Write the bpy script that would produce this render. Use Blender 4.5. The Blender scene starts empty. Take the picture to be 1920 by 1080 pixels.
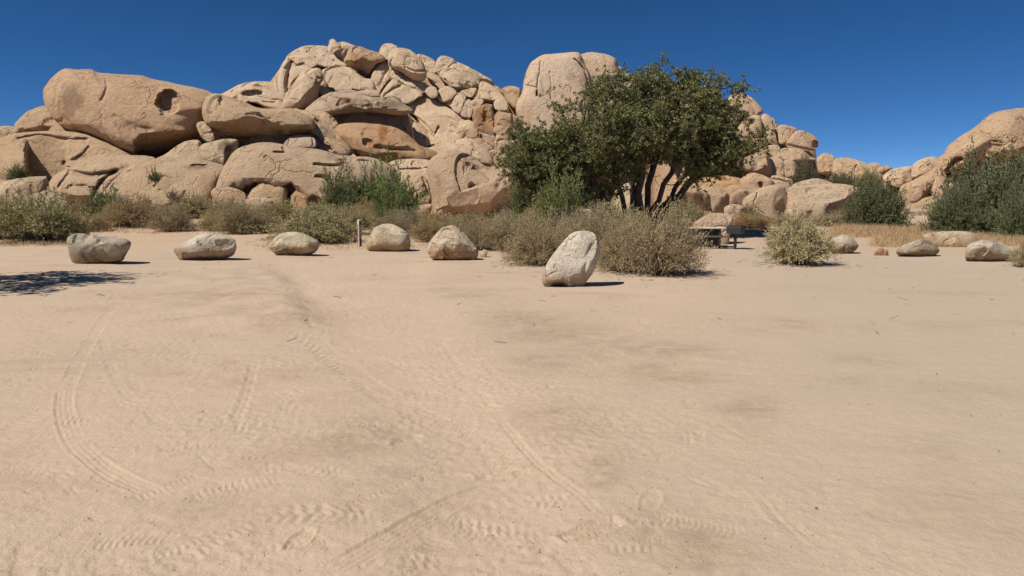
import bpy, bmesh, math, random
import numpy as np
from mathutils import Vector

# ------------------------------------------------------------------ camera, sky, sun, exposure
scene = bpy.context.scene
COL = scene.collection
F = 1300.0                       # focal length in photo pixels (1920 wide)
EYE = 1.6
PITCH = math.atan(150.0 / F)     # horizon at row 390 of 1080
cam_d = bpy.data.cameras.new("camera")
cam_d.sensor_width = 36.0
cam_d.lens = 36.0 * F / 1920.0
cam_d.clip_start = 0.05
cam_d.clip_end = 20000
cam = bpy.data.objects.new("camera", cam_d)
COL.objects.link(cam)
cam.location = (0, 0, EYE)
cam.rotation_euler = (math.pi / 2 - PITCH, 0, 0)
scene.camera = cam

SUN = Vector((-0.65, -0.40, 1.0)).normalized()      # direction towards the sun
sun_el = math.asin(SUN.z)
sun_az = math.atan2(SUN.x, SUN.y)                    # clockwise from +Y
world = bpy.data.worlds.new("World")
scene.world = world
world.use_nodes = True
wn = world.node_tree.nodes; wl = world.node_tree.links
wn.clear()
sky = wn.new("ShaderNodeTexSky")
sky.sky_type = 'NISHITA'
sky.sun_disc = False
sky.sun_elevation = sun_el
sky.sun_rotation = sun_az
sky.altitude = 3000
sky.air_density = 0.48
sky.dust_density = 0.0
sky.ozone_density = 3.0
hsv = wn.new("ShaderNodeHueSaturation")
hsv.inputs['Saturation'].default_value = 1.24
bg = wn.new("ShaderNodeBackground"); bg.inputs['Strength'].default_value = 0.087
wo = wn.new("ShaderNodeOutputWorld")
wl.new(sky.outputs[0], hsv.inputs['Color'])
wl.new(hsv.outputs[0], bg.inputs['Color'])
wl.new(bg.outputs[0], wo.inputs['Surface'])

sd = bpy.data.lights.new("sun", 'SUN')
sd.energy = 5.0
sd.angle = math.radians(0.53)
sd.color = (1.0, 0.94, 0.85)
so = bpy.data.objects.new("sun", sd)
COL.objects.link(so)
so.rotation_euler = SUN.to_track_quat('Z', 'Y').to_euler()
so.location = SUN * 50

scene.view_settings.view_transform = 'Standard'
scene.view_settings.look = 'None'
scene.view_settings.exposure = 0.17
scene.view_settings.gamma = 1.0
scene.view_settings.use_curve_mapping = False

# ------------------------------------------------------------------ helpers
CP, SP = math.cos(PITCH), math.sin(PITCH)

def ray(px, py):
    u = (np.asarray(px, float) - 960.0) / F
    v = (540.0 - np.asarray(py, float)) / F
    return u, CP + v * SP, v * CP - SP

def ss(a, b, x):
    t = np.clip((x - a) / (b - a), 0, 1)
    return t * t * (3 - 2 * t)

_rs = np.random.RandomState(5)
_PERM = _rs.permutation(256).astype(np.int64)
_PERM = np.concatenate([_PERM, _PERM, _PERM])
_GR = _rs.normal(size=(256, 3)); _GR /= np.linalg.norm(_GR, axis=1)[:, None]
_GR = _GR.astype(np.float32)

def pn(p):
    """gradient noise, about -0.7..0.7"""
    p = np.asarray(p, np.float32)
    i = np.floor(p).astype(np.int64); f = (p - i).astype(np.float32)
    i &= 255
    u = f * f * f * (f * (f * 6 - 15) + 10)
    out = np.zeros(len(p), np.float32)
    for dx in (0, 1):
        wx = u[:, 0] if dx else 1 - u[:, 0]
        a = _PERM[(i[:, 0] + dx) & 255]
        for dy in (0, 1):
            wy = u[:, 1] if dy else 1 - u[:, 1]
            b = _PERM[a + ((i[:, 1] + dy) & 255)]
            for dz in (0, 1):
                wz = u[:, 2] if dz else 1 - u[:, 2]
                g = _GR[_PERM[b + ((i[:, 2] + dz) & 255)]]
                d = g[:, 0] * (f[:, 0] - dx) + g[:, 1] * (f[:, 1] - dy) + g[:, 2] * (f[:, 2] - dz)
                out += wx * wy * wz * d
    return out

def fbm(p, oct=3, lac=2.1, gain=0.5):
    s = 0; a = 1.0
    for k in range(oct):
        s = s + a * pn(p + 17.3 * k)
        p = p * lac; a *= gain
    return s

def rise(x, y):
    return 1.5 * ss(18, 70, y)

def ground_z(x, y):
    x = np.asarray(x, float); y = np.asarray(y, float)
    return rise(x, y)

def on_ground(px, py):
    """point of the ground seen at a photo pixel"""
    a, b, c = ray(px, py)
    t = 5.0
    for _ in range(60):
        z = ground_z(a * t, b * t)
        t = 0.5 * t + 0.5 * (z - EYE) / min(c, -1e-3)
    return float(a * t), float(b * t), float(ground_z(a * t, b * t))

def mesh_from(name, verts, faces, smooth=True):
    """verts (N,3), faces (M,k) arrays"""
    me = bpy.data.meshes.new(name)
    verts = np.ascontiguousarray(verts, np.float32); faces = np.ascontiguousarray(faces, np.int32)
    M, k = faces.shape
    me.vertices.add(len(verts)); me.vertices.foreach_set("co", verts.ravel())
    me.loops.add(M * k); me.loops.foreach_set("vertex_index", faces.ravel())
    me.polygons.add(M)
    me.polygons.foreach_set("loop_start", np.arange(M, dtype=np.int32) * k)
    me.polygons.foreach_set("loop_total", np.full(M, k, np.int32))
    me.polygons.foreach_set("use_smooth", np.full(M, smooth, bool))
    me.update()
    return me

def link(name, data, mat=None, parent=None, loc=(0, 0, 0), rz=0.0, scale=None):
    o = bpy.data.objects.new(name, data)
    COL.objects.link(o)
    o.parent = parent
    o.location = loc
    o.rotation_euler = (0, 0, rz)
    if scale is not None:
        o.scale = scale
    if mat is not None and data is not None and not data.materials:
        data.materials.append(mat)
    return o

def tag(o, label=None, cat=None, group=None, kind=None):
    if label: o["label"] = label
    if cat: o["category"] = cat
    if group: o["group"] = group
    if kind: o["kind"] = kind
    return o

def vnormals(v, f):
    n = np.cross(v[f[:, 1]] - v[f[:, 0]], v[f[:, 2]] - v[f[:, 0]])
    out = np.zeros_like(v)
    for k in range(f.shape[1]):
        for c in range(3):
            out[:, c] += np.bincount(f[:, k], weights=n[:, c], minlength=len(v))
    return out / (np.linalg.norm(out, axis=1)[:, None] + 1e-12)

_ICO = {}
def ico(level):
    if level not in _ICO:
        bm = bmesh.new()
        bmesh.ops.create_icosphere(bm, subdivisions=level + 1, radius=1.0)
        v = np.array([x.co for x in bm.verts]); f = np.array([[q.index for q in p.verts] for p in bm.faces])
        bm.free()
        if level >= 4:
            # the buried back of a boulder needs few faces: close it with a fan
            fy = v[f][:, :, 1].min(1)
            back = fy > 0.25
            fr = f[~back]
            e = np.concatenate([f[back][:, [0, 1]], f[back][:, [1, 2]], f[back][:, [2, 0]]])
            key = {(int(p_), int(q_)) for p_, q_ in e}
            rim = [(p_, q_) for p_, q_ in key if (q_, p_) not in key]
            pole = len(v); v = np.concatenate([v, [[0, 1.0, 0]]])
            f = np.concatenate([fr, np.array([(p_, q_, pole) for p_, q_ in rim])])
            used = np.unique(f); mp = np.full(len(v), -1); mp[used] = np.arange(len(used))
            v = v[used]; f = mp[f]
        _ICO[level] = (v, f)
    return _ICO[level]

# ------------------------------------------------------------------ materials
def new_mat(name):
    m = bpy.data.materials.new(name); m.use_nodes = True
    nt = m.node_tree; nt.nodes.clear()
    out = nt.nodes.new("ShaderNodeOutputMaterial")
    b = nt.nodes.new("ShaderNodeBsdfPrincipled")
    nt.links.new(b.outputs[0], out.inputs['Surface'])
    return m, nt, b, out

class NB:
    """tiny node helper"""
    def __init__(s, nt): s.nt = nt
    def n(s, t, **kw):
        x = s.nt.nodes.new(t)
        for k, v in kw.items(): setattr(x, k, v)
        return x
    def put(s, sock, v):
        if isinstance(v, bpy.types.NodeSocket): s.nt.links.new(v, sock)
        else: sock.default_value = v
    def math(s, op, a, b=None, clamp=False):
        x = s.n("ShaderNodeMath", operation=op, use_clamp=clamp)
        s.put(x.inputs[0], a)
        if b is not None: s.put(x.inputs[1], b)
        return x.outputs[0]
    def mix(s, f, a, b, blend='MIX'):
        x = s.n("ShaderNodeMix", data_type='RGBA', blend_type=blend)
        s.put(x.inputs[0], f)
        for sock, v in ((x.inputs[6], a), (x.inputs[7], b)):
            if isinstance(v, tuple) and len(v) == 3: v = v + (1,)
            s.put(sock, v)
        return x.outputs[2]
    def noise(s, vec, scale, detail=4, rough=0.55, dist=0.0):
        x = s.n("ShaderNodeTexNoise")
        s.nt.links.new(vec, x.inputs['Vector'])
        x.inputs['Scale'].default_value = scale; x.inputs['Detail'].default_value = detail
        x.inputs['Roughness'].default_value = rough; x.inputs['Distortion'].default_value = dist
        return x.outputs['Fac']
    def ramp(s, f, lo, hi):
        x = s.n("ShaderNodeMapRange"); x.interpolation_type = 'SMOOTHSTEP'
        s.put(x.inputs[0], f); x.inputs[1].default_value = lo; x.inputs[2].default_value = hi
        return x.outputs[0]
    def scalev(s, vec, sc):
        x = s.n("ShaderNodeMapping"); s.nt.links.new(vec, x.inputs[0]); x.inputs['Scale'].default_value = sc
        return x.outputs[0]

def rock_material(name, c1, c2, dark, pale, grain=1.0, patch=1.0, spot=0.0, bump=0.35, lichen=0.0, dirt=False):
    m, nt, b, out = new_mat(name)
    k = NB(nt)
    co = k.n("ShaderNodeTexCoord").outputs['Object']
    oi = k.n("ShaderNodeObjectInfo")
    off = k.n("ShaderNodeVectorMath", operation='MULTIPLY_ADD')
    nt.links.new(oi.outputs['Random'], off.inputs[0]); off.inputs[1].default_value = (37, 51, 23); nt.links.new(co, off.inputs[2])
    p = off.outputs[0]
    big = k.noise(p, 0.35 * patch, 5, 0.6, 0.6)
    med = k.noise(p, 1.5 * patch, 6, 0.65, 0.3)
    fine = k.noise(p, 9.0 * grain, 4, 0.7)
    vfine = k.noise(p, 34.0 * grain, 2, 0.7)
    col = k.mix(k.ramp(big, 0.36, 0.64), c1, c2)
    col = k.mix(k.math('MULTIPLY', k.ramp(med, 0.52, 0.72), 0.5), col, pale)
    # dark desert varnish streaking down the face
    st = k.noise(k.scalev(p, (1.1, 1.1, 0.16)), 1.1 * patch, 6, 0.7, 0.9)
    col = k.mix(k.math('MULTIPLY', k.ramp(st, 0.53, 0.72), 0.50), col, dark)
    sp = k.noise(p, 3.2 * patch, 6, 0.75, 0.2)
    col = k.mix(k.math('MULTIPLY', k.ramp(sp, 0.58, 0.70), 0.30 + spot), col, dark)
    if lichen:
        lc = k.noise(p, 5.0, 5, 0.7, 1.2)
        col = k.mix(k.math('MULTIPLY', k.ramp(lc, 0.55, 0.66), lichen), col, (0.16, 0.145, 0.12))
    if dirt:
        sz = k.n("ShaderNodeSeparateXYZ"); nt.links.new(co, sz.inputs[0])
        df = k.math('SUBTRACT', 1.0, k.ramp(k.math('ADD', sz.outputs[2], k.math('MULTIPLY', k.math('SUBTRACT', med, .5), .35)), .30, .50))
        col = k.mix(k.math('MULTIPLY', df, .8), col, (0.40, 0.28, 0.18))
    # stains drawn on the mesh: red = orange iron, green = dark varnish, blue = pale scar
    at = k.n("ShaderNodeAttribute", attribute_name="stain")
    sep = k.n("ShaderNodeSeparateColor"); nt.links.new(at.outputs['Color'], sep.inputs[0])
    br = k.math('ADD', k.math('MULTIPLY', med, 1.2), 0.25)
    col = k.mix(k.math('MULTIPLY', sep.outputs[0], br, clamp=True), col, (0.44, 0.20, 0.075))
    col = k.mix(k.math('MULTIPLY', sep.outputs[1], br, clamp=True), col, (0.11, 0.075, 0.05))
    col = k.mix(k.math('MULTIPLY', sep.outputs[2], br, clamp=True), col, (0.62, 0.55, 0.43))
    g = k.math('ADD', k.math('MULTIPLY', fine, 0.42), k.math('MULTIPLY', vfine, 0.34))
    g = k.math('ADD', g, 0.62)
    gv = k.n("ShaderNodeCombineColor")
    for i in range(3): nt.links.new(g, gv.inputs[i])
    col = k.mix(1.0, col, gv.outputs[0], 'MULTIPLY')
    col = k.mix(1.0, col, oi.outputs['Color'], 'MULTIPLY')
    nt.links.new(col, b.inputs['Base Color'])
    b.inputs['Roughness'].default_value = 0.93
    b.inputs['Specular IOR Level'].default_value = 0.18
    h = k.math('ADD', k.math('MULTIPLY', sp, 0.9), k.math('MULTIPLY', fine, 0.6))
    h = k.math('ADD', h, k.math('MULTIPLY', vfine, 0.22))
    vo = k.n("ShaderNodeTexVoronoi", feature='DISTANCE_TO_EDGE'); vo.inputs['Scale'].default_value = 0.33 * patch
    wv = k.n("ShaderNodeVectorMath", operation='MULTIPLY_ADD')
    ns = k.n("ShaderNodeTexNoise"); nt.links.new(p, ns.inputs['Vector']); ns.inputs['Scale'].default_value = .5 * patch; ns.inputs['Detail'].default_value = 5
    nt.links.new(ns.outputs['Color'], wv.inputs[0]); wv.inputs[1].default_value = (3.0 / patch,) * 3; nt.links.new(p, wv.inputs[2])
    nt.links.new(wv.outputs[0], vo.inputs['Vector'])
    ck = k.math('MULTIPLY', k.math('SUBTRACT', 1.0, k.ramp(vo.outputs[0], 0.0, 0.035)), k.ramp(big, .42, .58))
    h = k.math('SUBTRACT', h, k.math('MULTIPLY', ck, 0.6))
    col = k.mix(k.math('MULTIPLY', ck, 0.2), col, dark)
    nt.links.new(col, b.inputs['Base Color'])
    bp = k.n("ShaderNodeBump"); bp.inputs['Strength'].default_value = bump; bp.inputs['Distance'].default_value = 0.32 / grain
    nt.links.new(h, bp.inputs['Height']); nt.links.new(bp.outputs[0], b.inputs['Normal'])
    return m

M_TAN = rock_material("granite_tan", (0.66, 0.493, 0.338), (0.60, 0.428, 0.280), (0.23, 0.147, 0.090), (0.755, 0.605, 0.445), bump=1.0, spot=.20)
M_LOT = rock_material("granite_white", (0.62, 0.545, 0.43), (0.44, 0.36, 0.265), (0.15, 0.115, 0.082), (0.74, 0.68, 0.57), grain=3.2, patch=2.4, spot=0.34, bump=0.9, lichen=0.32, dirt=True)

def leaf_material(name, c1, c2, c3, trans=0.14, scale=2.5):
    m, nt, b, out = new_mat(name)
    k = NB(nt)
    co = k.n("ShaderNodeTexCoord").outputs['Object']
    gi = k.n("ShaderNodeNewGeometry")
    big = k.noise(co, scale, 3, 0.6)
    col = k.mix(k.ramp(big, 0.38, 0.62), c1, c2)
    col = k.mix(k.math('POWER', gi.outputs['Random Per Island'], 2.2), col, c3)
    oi = k.n("ShaderNodeObjectInfo")
    col = k.mix(1.0, col, oi.outputs['Color'], 'MULTIPLY')
    nt.links.new(col, b.inputs['Base Color'])
    b.inputs['Roughness'].default_value = 0.65
    b.inputs['Specular IOR Level'].default_value = 0.25
    tr = k.n("ShaderNodeBsdfTranslucent"); nt.links.new(col, tr.inputs['Color'])
    ms = k.n("ShaderNodeMixShader"); ms.inputs[0].default_value = trans
    nt.links.new(b.outputs[0], ms.inputs[1]); nt.links.new(tr.outputs[0], ms.inputs[2])
    nt.links.new(ms.outputs[0], out.inputs['Surface'])
    return m

def bark_material(name, c1, c2, scale=14):
    m, nt, b, out = new_mat(name)
    k = NB(nt)
    co = k.n("ShaderNodeTexCoord").outputs['Object']
    f = k.noise(k.scalev(co, (1, 1, 0.3)), scale, 4, 0.65)
    col = k.mix(k.ramp(f, 0.35, 0.65), c1, c2)
    nt.links.new(col, b.inputs['Base Color']); b.inputs['Roughness'].default_value = 0.95
    b.inputs['Specular IOR Level'].default_value = 0.15
    bp = k.n("ShaderNodeBump"); bp.inputs['Strength'].default_value = 0.6; bp.inputs['Distance'].default_value = 0.03
    nt.links.new(f, bp.inputs['Height']); nt.links.new(bp.outputs[0], b.inputs['Normal'])
    return m

M_SCRUB = leaf_material("scrub_leaf", (0.41, 0.335, 0.165), (0.32, 0.27, 0.130), (0.48, 0.405, 0.225))
M_SCRUBY = leaf_material("scrub_leaf_yellow", (0.46, 0.39, 0.185), (0.38, 0.32, 0.145), (0.60, 0.51, 0.29))
M_GREEN = leaf_material("green_leaf", (0.15, 0.18, 0.065), (0.11, 0.14, 0.05), (0.26, 0.28, 0.11))
M_OAK = leaf_material("tree_leaf", (0.195, 0.20, 0.072), (0.135, 0.148, 0.052), (0.265, 0.255, 0.10), scale=0.9)
M_DARK = leaf_material("dark_leaf", (0.125, 0.128, 0.056), (0.09, 0.097, 0.043), (0.19, 0.182, 0.085))
M_STEM = bark_material("grey_stem", (0.36, 0.30, 0.25), (0.20, 0.165, 0.135), 20)
M_BARK = bark_material("bark", (0.12, 0.095, 0.075), (0.05, 0.038, 0.03), 9)
M_GRASS = leaf_material("dry_grass_blade", (0.46, 0.315, 0.17), (0.37, 0.24, 0.13), (0.57, 0.43, 0.25), scale=1.2)

# ------------------------------------------------------------------ ground sheet with tyre tracks pressed into it
def P0(zone, s):
    """outline string in zoom coordinates -> photo pixels"""
    ox, oy, k = zone
    a = np.array([[float(t) for t in q.split(",")] for q in s.split()])
    return np.stack([ox + a[:, 0] / k, oy + a[:, 1] / k], 1)

ZA = (0, 540, 2.0); ZB = (960, 540, 2.0)
Z0 = (0, 0, 1.0)

def flat_pts(zone, s):
    pts = P0(zone, s)
    return np.array([on_ground(x, y)[:2] for x, y in pts])

def catmull(p, n=8, closed=False):
    p = np.asarray(p, float); N = len(p); out = []
    rng = range(N) if closed else range(N - 1)
    for i in rng:
        if closed:
            a, b, c, d = p[(i - 1) % N], p[i], p[(i + 1) % N], p[(i + 2) % N]
        else:
            a, b, c, d = p[max(i - 1, 0)], p[i], p[i + 1], p[min(i + 2, N - 1)]
        for t in np.linspace(0, 1, n, endpoint=False):
            out.append(0.5 * ((2 * b) + (c - a) * t + (2 * a - 5 * b + 4 * c - d) * t * t + (3 * b - a - 3 * c + d) * t ** 3))
    if not closed: out.append(p[-1])
    return np.array(out)

def track_uv(x, y, line, half):
    """signed across distance u and along distance v to a polyline, for points near it"""
    lo = line.min(0) - half * 1.6; hi = line.max(0) + half * 1.6
    idx = np.where((x > lo[0]) & (x < hi[0]) & (y > lo[1]) & (y < hi[1]))[0]
    best = np.full(len(idx), 1e9); U = np.zeros(len(idx)); V = np.zeros(len(idx))
    px, py = x[idx], y[idx]; s0 = 0.0
    for a, b in zip(line[:-1], line[1:]):
        d = b - a; L = np.hypot(*d)
        if L < 1e-9: continue
        t = ((px - a[0]) * d[0] + (py - a[1]) * d[1]) / L
        tc = np.clip(t, 0, L)
        qx = px - (a[0] + d[0] / L * tc); qy = py - (a[1] + d[1] / L * tc)
        dd = np.hypot(qx, qy); w = dd < best
        best[w] = dd[w]
        U[w] = (np.sign((px - a[0]) * d[1] - (py - a[1]) * d[0]) * dd)[w]; V[w] = (s0 + tc)[w]
        s0 += L
    return idx, U, V, best, s0

GX = []
inner = np.linspace(-0.92, 0.92, 660)
ycol = [-4.0, -2.0, -0.5, 0.7, 1.5, 2.1]
yy = 2.45
while yy < 16: ycol.append(yy); yy *= 1.0050 if yy < 9 else 1.009
while yy < 130: ycol.append(yy); yy *= 1.03
while yy < 4000: ycol.append(yy); yy *= 1.35
ycol = np.array(ycol)
outer = np.array([0.02, 0.06, 0.13, 0.25, 0.45, 0.8, 1.4, 2.5, 5, 10, 25, 60, 160, 500, 1500, 4000])
W = 0.92 * np.maximum(ycol + 0.4, 1.6)
rows = []
for y0, w in zip(ycol, W):
    xi = inner / 0.92 * w
    rows.append(np.concatenate([-(w + outer[::-1] * max(1.0, 1)), xi, w + outer]))
X = np.array(rows); Y = np.repeat(ycol[:, None], X.shape[1], 1)
nr, nc = X.shape
x = X.ravel(); y = Y.ravel()
z = ground_z(x, y)
dist = np.hypot(x, y)
q = np.stack([x, y, np.zeros_like(x)], 1)
near = dist < 400
zn = np.zeros_like(z)
zn[near] += 0.035 * pn(q[near] * 0.22) + 0.020 * pn(q[near] * 0.75 + 9)
nn = dist < 45
stre = q[nn] * np.array([1.0, 1.7, 1.0])
zn[nn] += 0.009 * pn(stre * 2.6 + 3) + 0.0045 * pn(stre * 7.0)
n2 = dist < 22
cl = fbm(q[n2] * 17.0 + 40, 3)
mask = ss(-0.05, 0.35, pn(q[n2] * 0.9 + 77))
left = ss(2.2, -1.0, q[n2][:, 0] - .15 * q[n2][:, 1])
zn[n2] += (0.0012 + 0.0020 * left + 0.0085 * mask * (.08 + left)) * cl
lump = np.maximum(0, pn(q[n2] * np.array([30., 42., 1.]) + 11) - 0.22)
zn[n2] += 0.030 * lump * (0.15 + mask) * (.10 + left)
# the low bank where the worn path drops away, left of centre
bank = catmull(flat_pts(Z0, "470,490 500,520 520,555 545,588 585,606 640,622"), 10)
idx, U, V, bd, L = track_uv(x, y, bank, 3.2)
wgt = ss(1.0, 4.5, V) * (1 - ss(L - 2.2, L, V)) * (.6 + 1.2 * pn(q[idx] * 1.3))
prof = np.where(U > 0, ss(3.2, 0.1, U) * 0.095, ss(-.6, 0., U) * 0.095 - 0.03 * ss(0, 0.8, -U) * ss(2.2, 0.5, -U))
zn[idx] += prof * wgt

# the worn path: a broad shallow trough running from the boulders towards the camera
PL = flat_pts(Z0, "455,478 505,520 560,590 640,690 720,830 760,960 770,1075"); PR = flat_pts(Z0, "800,478 815,530 900,620 1000,745 1090,880 1180,1000 1230,1075")
oL = np.argsort(PL[:, 1]); oR = np.argsort(PR[:, 1])
xl = np.interp(y, PL[oL, 1], PL[oL, 0]) + .35 * pn(q * .8); xr = np.interp(y, PR[oR, 1], PR[oR, 0]) + .35 * pn(q * .8 + 30)
path = ss(-.3, .8, x - xl) * ss(-.3, .7, xr - x) * ss(2.2, 3.4, y) * ss(23, 19, y)
zn -= .032 * path
zn[n2] += path[n2] * .006 * cl

RNG = np.random.RandomState(11)
def worn(idx, lo=-0.15, hi=0.25, s=1.7, o=0.0):
    return ss(lo, hi, pn(q[idx] * s + 5.1 + o) + 0.25 * pn(q[idx] * 6 + o))

def ribs(zone, s, half, n, depth, lo=-0.25, hi=0.2, smooth=True):
    half *= .68; depth *= .9
    line = flat_pts(zone, s)
    line = catmull(line, 10) if len(line) > 2 else np.linspace(line[0], line[1], 24)
    i, U, V, d, L = track_uv(x, y, line, half)
    e = ss(half, half * 0.86, d) * ss(0, 0.25, V) * (1 - ss(L - 0.25, L, V))
    ph = (U / half) * n * math.pi
    w = 0.5 + 0.5 * np.cos(ph)
    rel = -depth * 0.35 + depth * (np.power(w, 2.0) - 0.45)
    edge = 0.6 * depth * np.exp(-((d - half) / (0.13 * half)) ** 2)
    zn[i] += (rel * e + edge * ss(0, 0.25, V) * (1 - ss(L - 0.25, L, V))) * worn(i, lo, hi, 1.4, half * 40)

def tread(zone, s, half, pitch, depth, lo=-0.2, hi=0.25, skew=1.0, blocks=2):
    half *= .85; depth *= 1.0
    line = flat_pts(zone, s)
    line = catmull(line, 10) if len(line) > 2 else np.linspace(line[0], line[1], 24)
    i, U, V, d, L = track_uv(x, y, line, half)
    e = ss(half, half * 0.88, d) * ss(0, 0.2, V) * (1 - ss(L - 0.2, L, V))
    un = U / half
    ph = (V + skew * np.abs(U) * 0.8) / pitch * 2 * math.pi
    lane = np.abs(np.sin(un * blocks * math.pi)) ** 0.5
    shift = np.floor(un * blocks) * math.pi
    w = np.clip(np.cos(ph + shift) * 1.6, -1, 1)
    zn[i] += depth * (0.5 * w * lane - 0.3) * e * worn(i, lo, hi, 1.1, half * 70)

# the curved four-rib track at the left
ribs(ZA, "425,70 345,185 275,320 240,430 275,560 365,650 470,715 600,770", 0.105, 4, 0.010, -0.45, 0.0)
ribs(ZA, "380,170 430,330 520,440 640,520", 0.09, 3, 0.010)
# straight diagonal ribs in the middle foreground
ribs(ZA, "1220,1080 1480,925 1700,800 1920,705 2120,620", 0.115, 4, 0.016, -0.45, -0.05)
ribs(ZA, "1420,525 1560,485 1800,435 1960,425", 0.10, 4, 0.013, -0.45, 0.0)
ribs(ZA, "1470,730 1620,670 1760,620", 0.10, 4, 0.012, -0.4, 0.0)
ribs(ZA, "1480,350 1620,320 1740,300", 0.12, 5, 0.008)
ribs(ZA, "1500,390 1640,370 1760,350", 0.12, 5, 0.009)
ribs(ZA, "1640,180 1720,280 1820,400 1900,510 2010,640 2160,760 2300,900", 0.06, 2, 0.011, -0.2, 0.2)
ribs(ZA, "1740,200 1830,290 1930,380", 0.08, 3, 0.010)
ribs(ZA, "955,270 925,390 880,500", 0.09, 3, 0.011, -0.3, 0.1)
ribs(ZA, "905,830 900,900", 0.07, 2, 0.012, -0.6, -0.3)
ribs(ZA, "875,985 870,1090", 0.05, 3, 0.016, -0.7, -0.4)
ribs(ZA, "1040,1000 1130,1080", 0.06, 3, 0.012, -0.7, -0.4)
ribs(ZA, "1490,830 1640,800", 0.08, 3, 0.010, -0.6, -0.2)
ribs(ZB, "560,620 562,680", 0.05, 4, 0.012, -0.7, -0.4)
ribs(ZB, "300,975 430,955", 0.10, 5, 0.012, -0.7, -0.3)
ribs(ZB, "920,760 1060,910 1200,1010", 0.10, 3, 0.008, -0.2, 0.2)
ribs(ZB, "1270,880 1310,905", 0.05, 3, 0.009, -0.7, -0.4)
ribs(ZA, "1180,1010 1280,970", 0.07, 4, 0.010, -0.7, -0.4)
# lugged tread
tread(ZA, "1130,160 1250,260 1400,370 1600,470 1780,560", 0.17, 0.055, 0.014, -0.5, -0.1)
tread(ZA, "1180,150 1300,170 1420,190", 0.16, 0.07, 0.011, -0.4, 0.0)
tread(ZA, "1400,560 1560,600 1750,690 1900,760", 0.15, 0.06, 0.012, -0.3, 0.15)
tread(ZA, "1640,880 1800,900 1960,930 2140,960", 0.12, 0.05, 0.014, -0.45, -0.05)
tread(ZA, "1920,790 2060,790 2220,800", 0.09, 0.05, 0.013, -0.4, 0.0)
tread(ZA, "960,860 1100,850 1260,850 1400,900", 0.13, 0.07, 0.012, -0.3, 0.1)
tread(ZA, "1060,650 1180,680 1300,720", 0.10, 0.06, 0.010, -0.3, 0.1)
tread(ZA, "1440,1010 1560,1040 1700,1060", 0.12, 0.06, 0.013, -0.4, 0.0)
tread(ZA, "440,600 620,590 800,560", 0.10, 0.07, 0.008, -0.1, 0.3)
tread(ZA, "300,880 520,830 760,780", 0.16, 0.09, 0.009, -0.2, 0.2)
tread(ZB, "20,360 120,430 240,470 400,470", 0.10, 0.06, 0.008, -0.2, 0.2)
tread(ZA, "1820,560 1880,640 1930,720", 0.12, 0.06, 0.012, -0.4, 0.0)
tread(ZA, "1050,0 1100,60 1180,120 1250,150", 0.25, 0.11, 0.014, -0.3, 0.1)

def foot(zone, s, ang, ln=0.29, wd=0.10, depth=0.013, lug=0.028):
    c = flat_pts(zone, s)[0]
    dx, dy = x - c[0], y - c[1]
    i = np.where((np.abs(dx) < 0.4) & (np.abs(dy) < 0.4))[0]
    a = math.radians(ang)
    u = dx[i] * math.cos(a) + dy[i] * math.sin(a); v = -dx[i] * math.sin(a) + dy[i] * math.cos(a)
    wl_ = wd * (0.42 + 0.10 * np.cos(u / ln * 5))
    r = np.maximum(np.abs(u) / (ln / 2), np.abs(v) / wl_)
    e = ss(1.06, 0.9, r)
    zn[i] += -depth * e * 0.6 + depth * 0.5 * e * np.cos(u / lug * 2 * math.pi) + 0.5 * depth * np.exp(-((r - 1.15) / 0.1) ** 2)
foot(ZA, "1670,700", 20); foot(ZA, "1520,560", 60); foot(ZA, "1850,695", 10, 0.2, 0.08)
foot(ZB, "300,905", 30, 0.34, 0.14, 0.022); foot(ZB, "520,800", 70, 0.28, 0.11, 0.010)
foot(ZA, "1125,945", 80, 0.22, 0.10, 0.014); foot(ZB, "270,400", 30, 0.28, 0.1, 0.008)
for k in range(230):
    cy = 2.9 * math.exp(RNG.uniform(0, 1.25)); cx = RNG.uniform(-.75, .35) * cy
    dx, dy = x - cx, y - cy
    i = np.where((np.abs(dx) < 0.35) & (np.abs(dy) < 0.35))[0]
    a = RNG.uniform(0, 6.3); u = dx[i] * math.cos(a) + dy[i] * math.sin(a); v = -dx[i] * math.sin(a) + dy[i] * math.cos(a)
    r = np.maximum(np.abs(u) / RNG.uniform(.06, .22), np.abs(v) / RNG.uniform(.03, .08)) + .25 * pn(q[i] * 9)
    e = ss(1.1, 0.85, r)
    zn[i] += RNG.uniform(0.003, 0.009) * (-0.4 * e + e * np.cos(u / RNG.uniform(.022, .045) * 6.28 + RNG.uniform(-2, 2) * np.abs(v) * 40) * 0.6)
z = z + zn
vv = np.stack([x, y, z], 1)
Zg = z.reshape(nr, nc)
gi = np.arange(nr * nc).reshape(nr, nc)
ff = np.stack([gi[:-1, :-1], gi[:-1, 1:], gi[1:, 1:], gi[1:, :-1]], -1).reshape(-1, 4)
gme = mesh_from("ground", vv, ff)
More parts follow.
